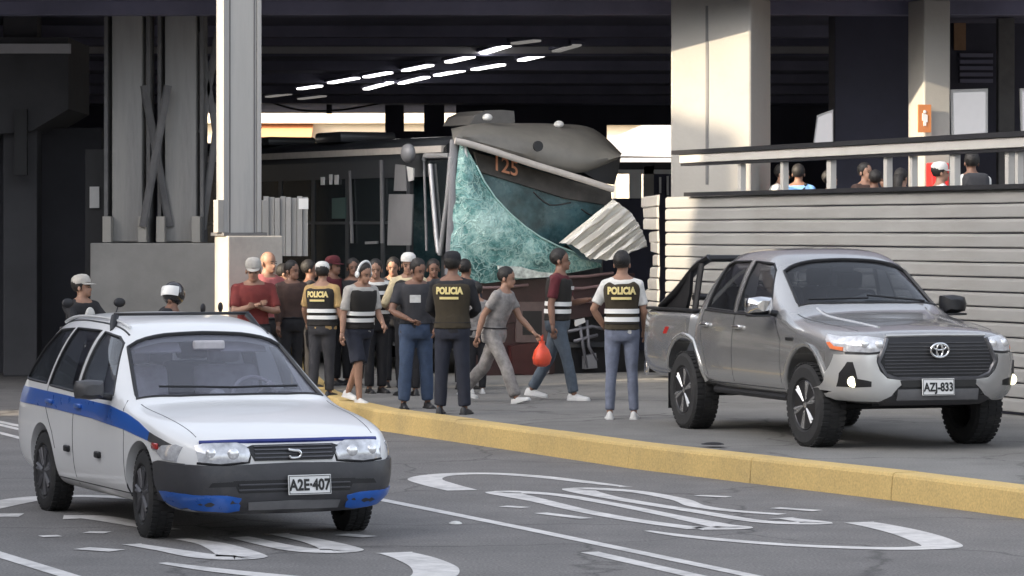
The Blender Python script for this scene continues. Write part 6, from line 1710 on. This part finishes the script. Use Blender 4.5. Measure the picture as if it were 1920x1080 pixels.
# --- man behind with white straps
person('man in white shirt and dark vest with pale shoulder straps standing behind the walkers', gp(704, 737), 24, 1.57, arms=((20, 10, 92, 60), (22, 10, 80, 50)), shirt=C_white, sleeve=0.8, vest=C_vest, bands=(1.30, 1.05), pants=C_black, skin='tan', head=(8, -20))
# --- man with pale long sleeve and white cap behind the jeans man
person('man in white cap and cream sleeves half hidden behind the man in jeans', gp(766, 742), 200, 1.64, arms=((10, 16, 40, 10), (10, 24, 70, 30)), shirt=C_cream, sleeve=1.6, vest=C_vest, bands=False, pants=C_black, skin='tan', hat='cap_back', hat_m=C_white, head=(10, 160))
# --- background crowd beside the bus flank
person('person in dark brown jacket standing at the edge of the concrete pedestal', gp(546, 736), 30, 1.55, shirt=C_brown, sleeve=1.8, pants=C_black, skin='brown', head=(4, 20))
person('person in dark maroon cap and clothes beside the bus flank', gp(624, 722), 60, 1.58, shirt=C_maroon, sleeve=1.8, pants=C_black, skin='brown', hat='cap', hat_m=C_maroon, arms=((10, 8, 40, 20), (10, 8, 40, 20)))
person('person in plain black shirt at the back of the crowd by the bus door', gp(662, 722), -20, 1.56, shirt=C_black, sleeve=0.8, pants=C_black, skin='brown', head=(0, 30))
person('person in dark grey jacket just left of the shattered windscreen', gp(812, 728), 20, 1.56, shirt=C_char, sleeve=1.8, pants=C_black, skin='brown', arms=((20, 8, 90, 40), (20, 8, 90, 40)), head=(8, -10))
person('person in black clothes behind the yellow sleeved officer', gp(580, 728), 100, 1.55, shirt=C_black, sleeve=1.8, pants=C_black, skin='brown')
person('person in pale grey patterned shirt partly hidden behind the officer in black', gp(894, 738), 190, 1.30, shirt=C_camo, sleeve=0.8, pants=C_black, skin='tan', shoe=M_shoe_w, arms=((4, 8, 20, 0), (10, 20, 50, 10)))
person('person in charcoal hood standing between the man in jeans and the bus door', gp(738, 726), 10, 1.58, shirt=C_black, sleeve=1.8, pants=C_black, skin='tan', arms=((20, 8, 80, 50), (20, 8, 84, 50)), head=(10, -16))
person('person in navy top turned towards the shattered windscreen behind the officer', gp(872, 730), 150, 1.56, shirt=C_navy, sleeve=0.8, pants=C_black, skin='brown')
person('short person in dark brown top beside the site hoarding', gp(530, 728), 60, 1.5, shirt=C_brown, sleeve=0.8, pants=C_char, skin='tan', head=(6, 30))
# --- man in red leaning by the pedestal, and the grey-haired man behind him
person('man in brick red shirt and white cap with folded arms beside the pedestal', at(474, 771, 0.0), 18, 1.78, bulk=1.1, lean=4, arms=((24, 12, 100, 62), (24, 12, 96, 66)), shirt=C_red, sleeve=0.8, pants=C_char, skin='tan', hat='cap', hat_m=C_lgrey, head=(16, -16), hair_m=M_hair_g)
person('bald grey-haired man standing behind the man in red', at(500, 763, 0.0), 40, 1.86, shirt=C_pink, sleeve=0.8, pants=C_char, skin='tan', hair=False, head=(4, 10))
# --- people on the platform behind the railing
PG = 'people on the platform behind the railing'
def plat(u, off, **kw):
    k = (u - 960) / F; dd = off + 1.3                       # dd metres behind the fence plane
    t = (NH.x * fence_a.x + NH.y * fence_a.y - dd) / (NH.x * k + NH.y)
    p = Vector((k * t, t, 1.352))
    lab = kw.pop('label'); yaw = kw.pop('yaw')
    return person(lab, p, yaw, group=PG, vox=0.018, **kw)
plat(1446, 0.5, label='dark haired person leaning forward beside the first railing post', yaw=70, lean=14, h=1.66, shirt=C_white, pants=C_black, skin='tan', head=(16, 0))
plat(1497, 0.2, label='person in light blue shirt with a dark shoulder bag behind the railing', yaw=170, h=1.62, shirt=C_blue, sleeve=0.8, pants=C_black, skin='brown',
     extra=lambda r, k: (lambda bm: (add_tube(bm, spline([k['sp'](1.44) + Vector((-0.10, 0.03, 0.03)), k['sp'](1.30) + Vector((-0.02, 0.16, 0)), k['sp'](1.10) + Vector((0.17, 0.12, 0))], 4), (0.03, 0.01), 6), add_ell(bm, k['sp'](1.12) + Vector((0.24, 0.10, 0)), (0.16, 0.08, 0.12), 10, 8), obj('shoulder_bag', bm, C_black, r, True)))(BM()))
plat(1540, 0.6, label='person in black leaning on the far side of the railing', yaw=120, lean=20, h=1.58, shirt=C_black, sleeve=1.8, pants=C_black, skin='brown')
plat(1622, 0.6, label='person in dark top with hand raised to the face behind the railing', yaw=40, h=1.62, shirt=C_brown, sleeve=0.8, pants=C_black, skin='tan', arms=((4, 8, 12, 0), (50, 10, 120, 30)))
plat(1640, 0.0, label='person in salmon pink top behind the railing', yaw=200, h=1.5, shirt=C_pink, sleeve=0.8, pants=C_black, skin='brown')
plat(1690, 0.3, label='person in white top with dark hair near the concrete pier', yaw=140, h=1.52, shirt=C_white, pants=C_black, skin='tan', hair='long')
plat(1762, 0.1, label='person in white shirt and pale cap right of the concrete pier', yaw=100, h=1.56, shirt=C_white, sleeve=0.8, pants=C_black, skin='tan', hat='cap', hat_m=C_white)
plat(1822, 0.2, label='person in white shirt with a grey striped backpack near the right edge', yaw=185, h=1.68, shirt=C_white, sleeve=0.8, pants=C_black, skin='brown',
     extra=lambda r, k: (lambda bm: (add_box(bm, k['sp'](1.25) + Vector((0, 0.22, 0)), (0.32, 0.2, 0.46), bev=0.07), obj('backpack', bm, C_char, r, True, 60)))(BM()))
# red fire cabinet on the platform
fc = empty('fire_cabinet', (0, 0, 0), TH, 'bright red fire cabinet just behind the railing beside the concrete pier', 'cabinet')
a = at_d(1758, 300, 47.0); fc.location = (a.x, a.y, 1.35)
bm = BM(); add_box(bm, (0, 0, 0.85), (0.26, 0.2, 1.7), bev=0.02); obj('housing', bm, mat('fire_red', srgb(214, 40, 40), 0.4), fc)
bm = BM(); add_box(bm, (0, -0.105, 0.9), (0.2, 0.014, 1.4), bev=0.004); obj('door', bm, MATS['fire_red'], fc)
bm = BM(); add_box(bm, (0.07, -0.118, 0.9), (0.02, 0.02, 0.1)); obj('handle', bm, M_chrome, fc)

# ------------------------------------------------------------------ motorcycles behind the wagon
def motorcycle(loc, yaw, label):
    t = empty('motorcycle', loc, R(yaw), label, 'motorcycle')          # looks along -y
    for y in (-0.62, 0.62):
        bm = BM(); add_lathe(bm, [(0.21, -0.05), (0.28, -0.055), (0.30, 0.0), (0.28, 0.055), (0.21, 0.05)], 28, 'X', (0, y, 0.30), True); w = obj('wheel', bm, M_rub, t, True, 40)
        bm = BM()
        for k in range(6):
            a = math.pi * k / 3; add_tube(bm, [(0, y, 0.30), (0, y + 0.22 * math.cos(a), 0.30 + 0.22 * math.sin(a))], 0.015, 6)
        add_lathe(bm, [(0.05, -0.06), (0.05, 0.06)], 12, 'X', (0, y, 0.30)); obj('rim', bm, M_rim_s, w)
    bm = BM()
    for s in (-0.08, 0.08): add_tube(bm, [(s, -0.62, 0.30), (s, -0.42, 0.92)], 0.025, 8)
    for s in (-0.07, 0.07): add_tube(bm, [(s, 0.62, 0.30), (s, 0.1, 0.40), (s, -0.36, 0.75)], 0.025, 8); add_tube(bm, [(s, 0.62, 0.34), (s, 0.50, 0.72)], 0.03, 8)
    obj('frame', bm, M_black, t, True)
    bm = BM(); add_box(bm, (0, -0.02, 0.45), (0.26, 0.42, 0.32), bev=0.06); obj('engine', bm, M_rim_s, t, True, 50)
    bm = BM(); add_ell(bm, (0, -0.16, 0.80), (0.13, 0.26, 0.12), 16, 10); obj('tank', bm, M_blk_gloss, t, True)
    bm = BM(); add_box(bm, (0, 0.32, 0.79), (0.24, 0.62, 0.10), bev=0.04); obj('seat', bm, M_seat, t, True, 50)
    bm = BM(); add_ell(bm, (0, -0.52, 0.88), (0.10, 0.08, 0.10), 14, 10); obj('headlight', bm, M_head_in, t, True)
    bm = BM(); add_tube(bm, spline([(-0.36, -0.26, 1.02), (-0.2, -0.38, 1.04), (0, -0.42, 0.98), (0.2, -0.38, 1.04), (0.36, -0.26, 1.02)], 4), 0.016, 8); obj('handlebar', bm, M_black, t, True)
    for s in (-1, 1):
        bm = BM(); add_tube(bm, [(s * 0.24, -0.36, 1.04), (s * 0.30, -0.40, 1.26)], 0.008, 6); add_ell(bm, (s * 0.32, -0.40, 1.31), (0.075, 0.02, 0.055), 12, 8); obj('mirror', bm, M_black, t, True)
    bm = BM(); add_tube(bm, [(0.16, 0.0, 0.3), (0.18, 0.7, 0.36)], 0.04, 8); obj('exhaust', bm, M_chrome, t, True)
    return t
RIDE = ((72, 85), (72, 85))
m1 = at_d(330, VH, 37.2); m1.z = 0
motorcycle(m1, 78, 'black motorcycle with round mirrors behind the roof of the white wagon')
p1 = at_d(286, VH, 37.25); p1.z = 0.24
person('rider in black helmet with pale visor leaning over the motorcycle', p1, 78, 1.66, lean=26, legs=RIDE, spread=14, arms=((58, 8, 20, 0), (58, 8, 20, 0)), shirt=C_black, sleeve=1.9, pants=C_black, skin='brown', hat='helmet', hair=False, head=(-6, -96), group='motorcycle riders', face=False)
m2 = at_d(150, VH, 40.0); m2.z = 0
motorcycle(m2, 30, 'dark motorcycle in the shade at the left behind the wagon')
p2 = at_d(150, VH, 40.3); p2.z = 0.16
person('rider in pale cap and black jacket with white round emblem at the far left', p2, 40, 1.74, lean=4, legs=RIDE, spread=14, arms=((50, 8, 30, 0), (50, 8, 30, 0)), shirt=C_black, sleeve=1.9, pants=C_black, skin='tan', hat='cap', hat_m=C_lgrey, head=(0, 40), group='motorcycle riders',
       extra=lambda r, k: (lambda bm: (add_ell(bm, k['sp'](1.27) + Vector((0.03, -0.14, 0)), (0.07, 0.02, 0.11), 14, 10), obj('emblem', bm, C_white, r, True)))(BM()))
# parked vehicle lamps glimpsed at the far left: a small dark motor-taxi behind
# ------------------------------------------------------------------ litter
def litter(u, v, z, s, label, col, nm='paper_scrap'):
    p = at(u, v, z); bm = BM(); rr = []
    for k, (f, hh) in enumerate(((1.0, 0.004), (0.95, 0.010), (0.6, 0.020), (0.2, 0.024))):
        rr.append([Vector((s[0] * f * math.cos(a) * (1 + 0.25 * mnoise.noise(Vector((a * 2, k, u)))), s[1] * f * math.sin(a), hh)) for a in [2 * math.pi * j / 14 for j in range(14)]])
    add_rings(bm, rr); fix(bm)
    o = obj(nm, bm, col, None, True, 60); o.location = p; tag(o, label, 'litter'); return o
litter(1337, 834, 0.222, (0.10, 0.10), 'dark crumpled rag lying on the back edge of the yellow kerb', C_black, 'rag')
litter(1412, 903, 0.0, (0.05, 0.06), 'small dark scrap lying on the road below the yellow kerb', C_black)
litter(854, 983, 0.0, (0.05, 0.06), 'small white scrap on the road beside the long lane line', C_white)
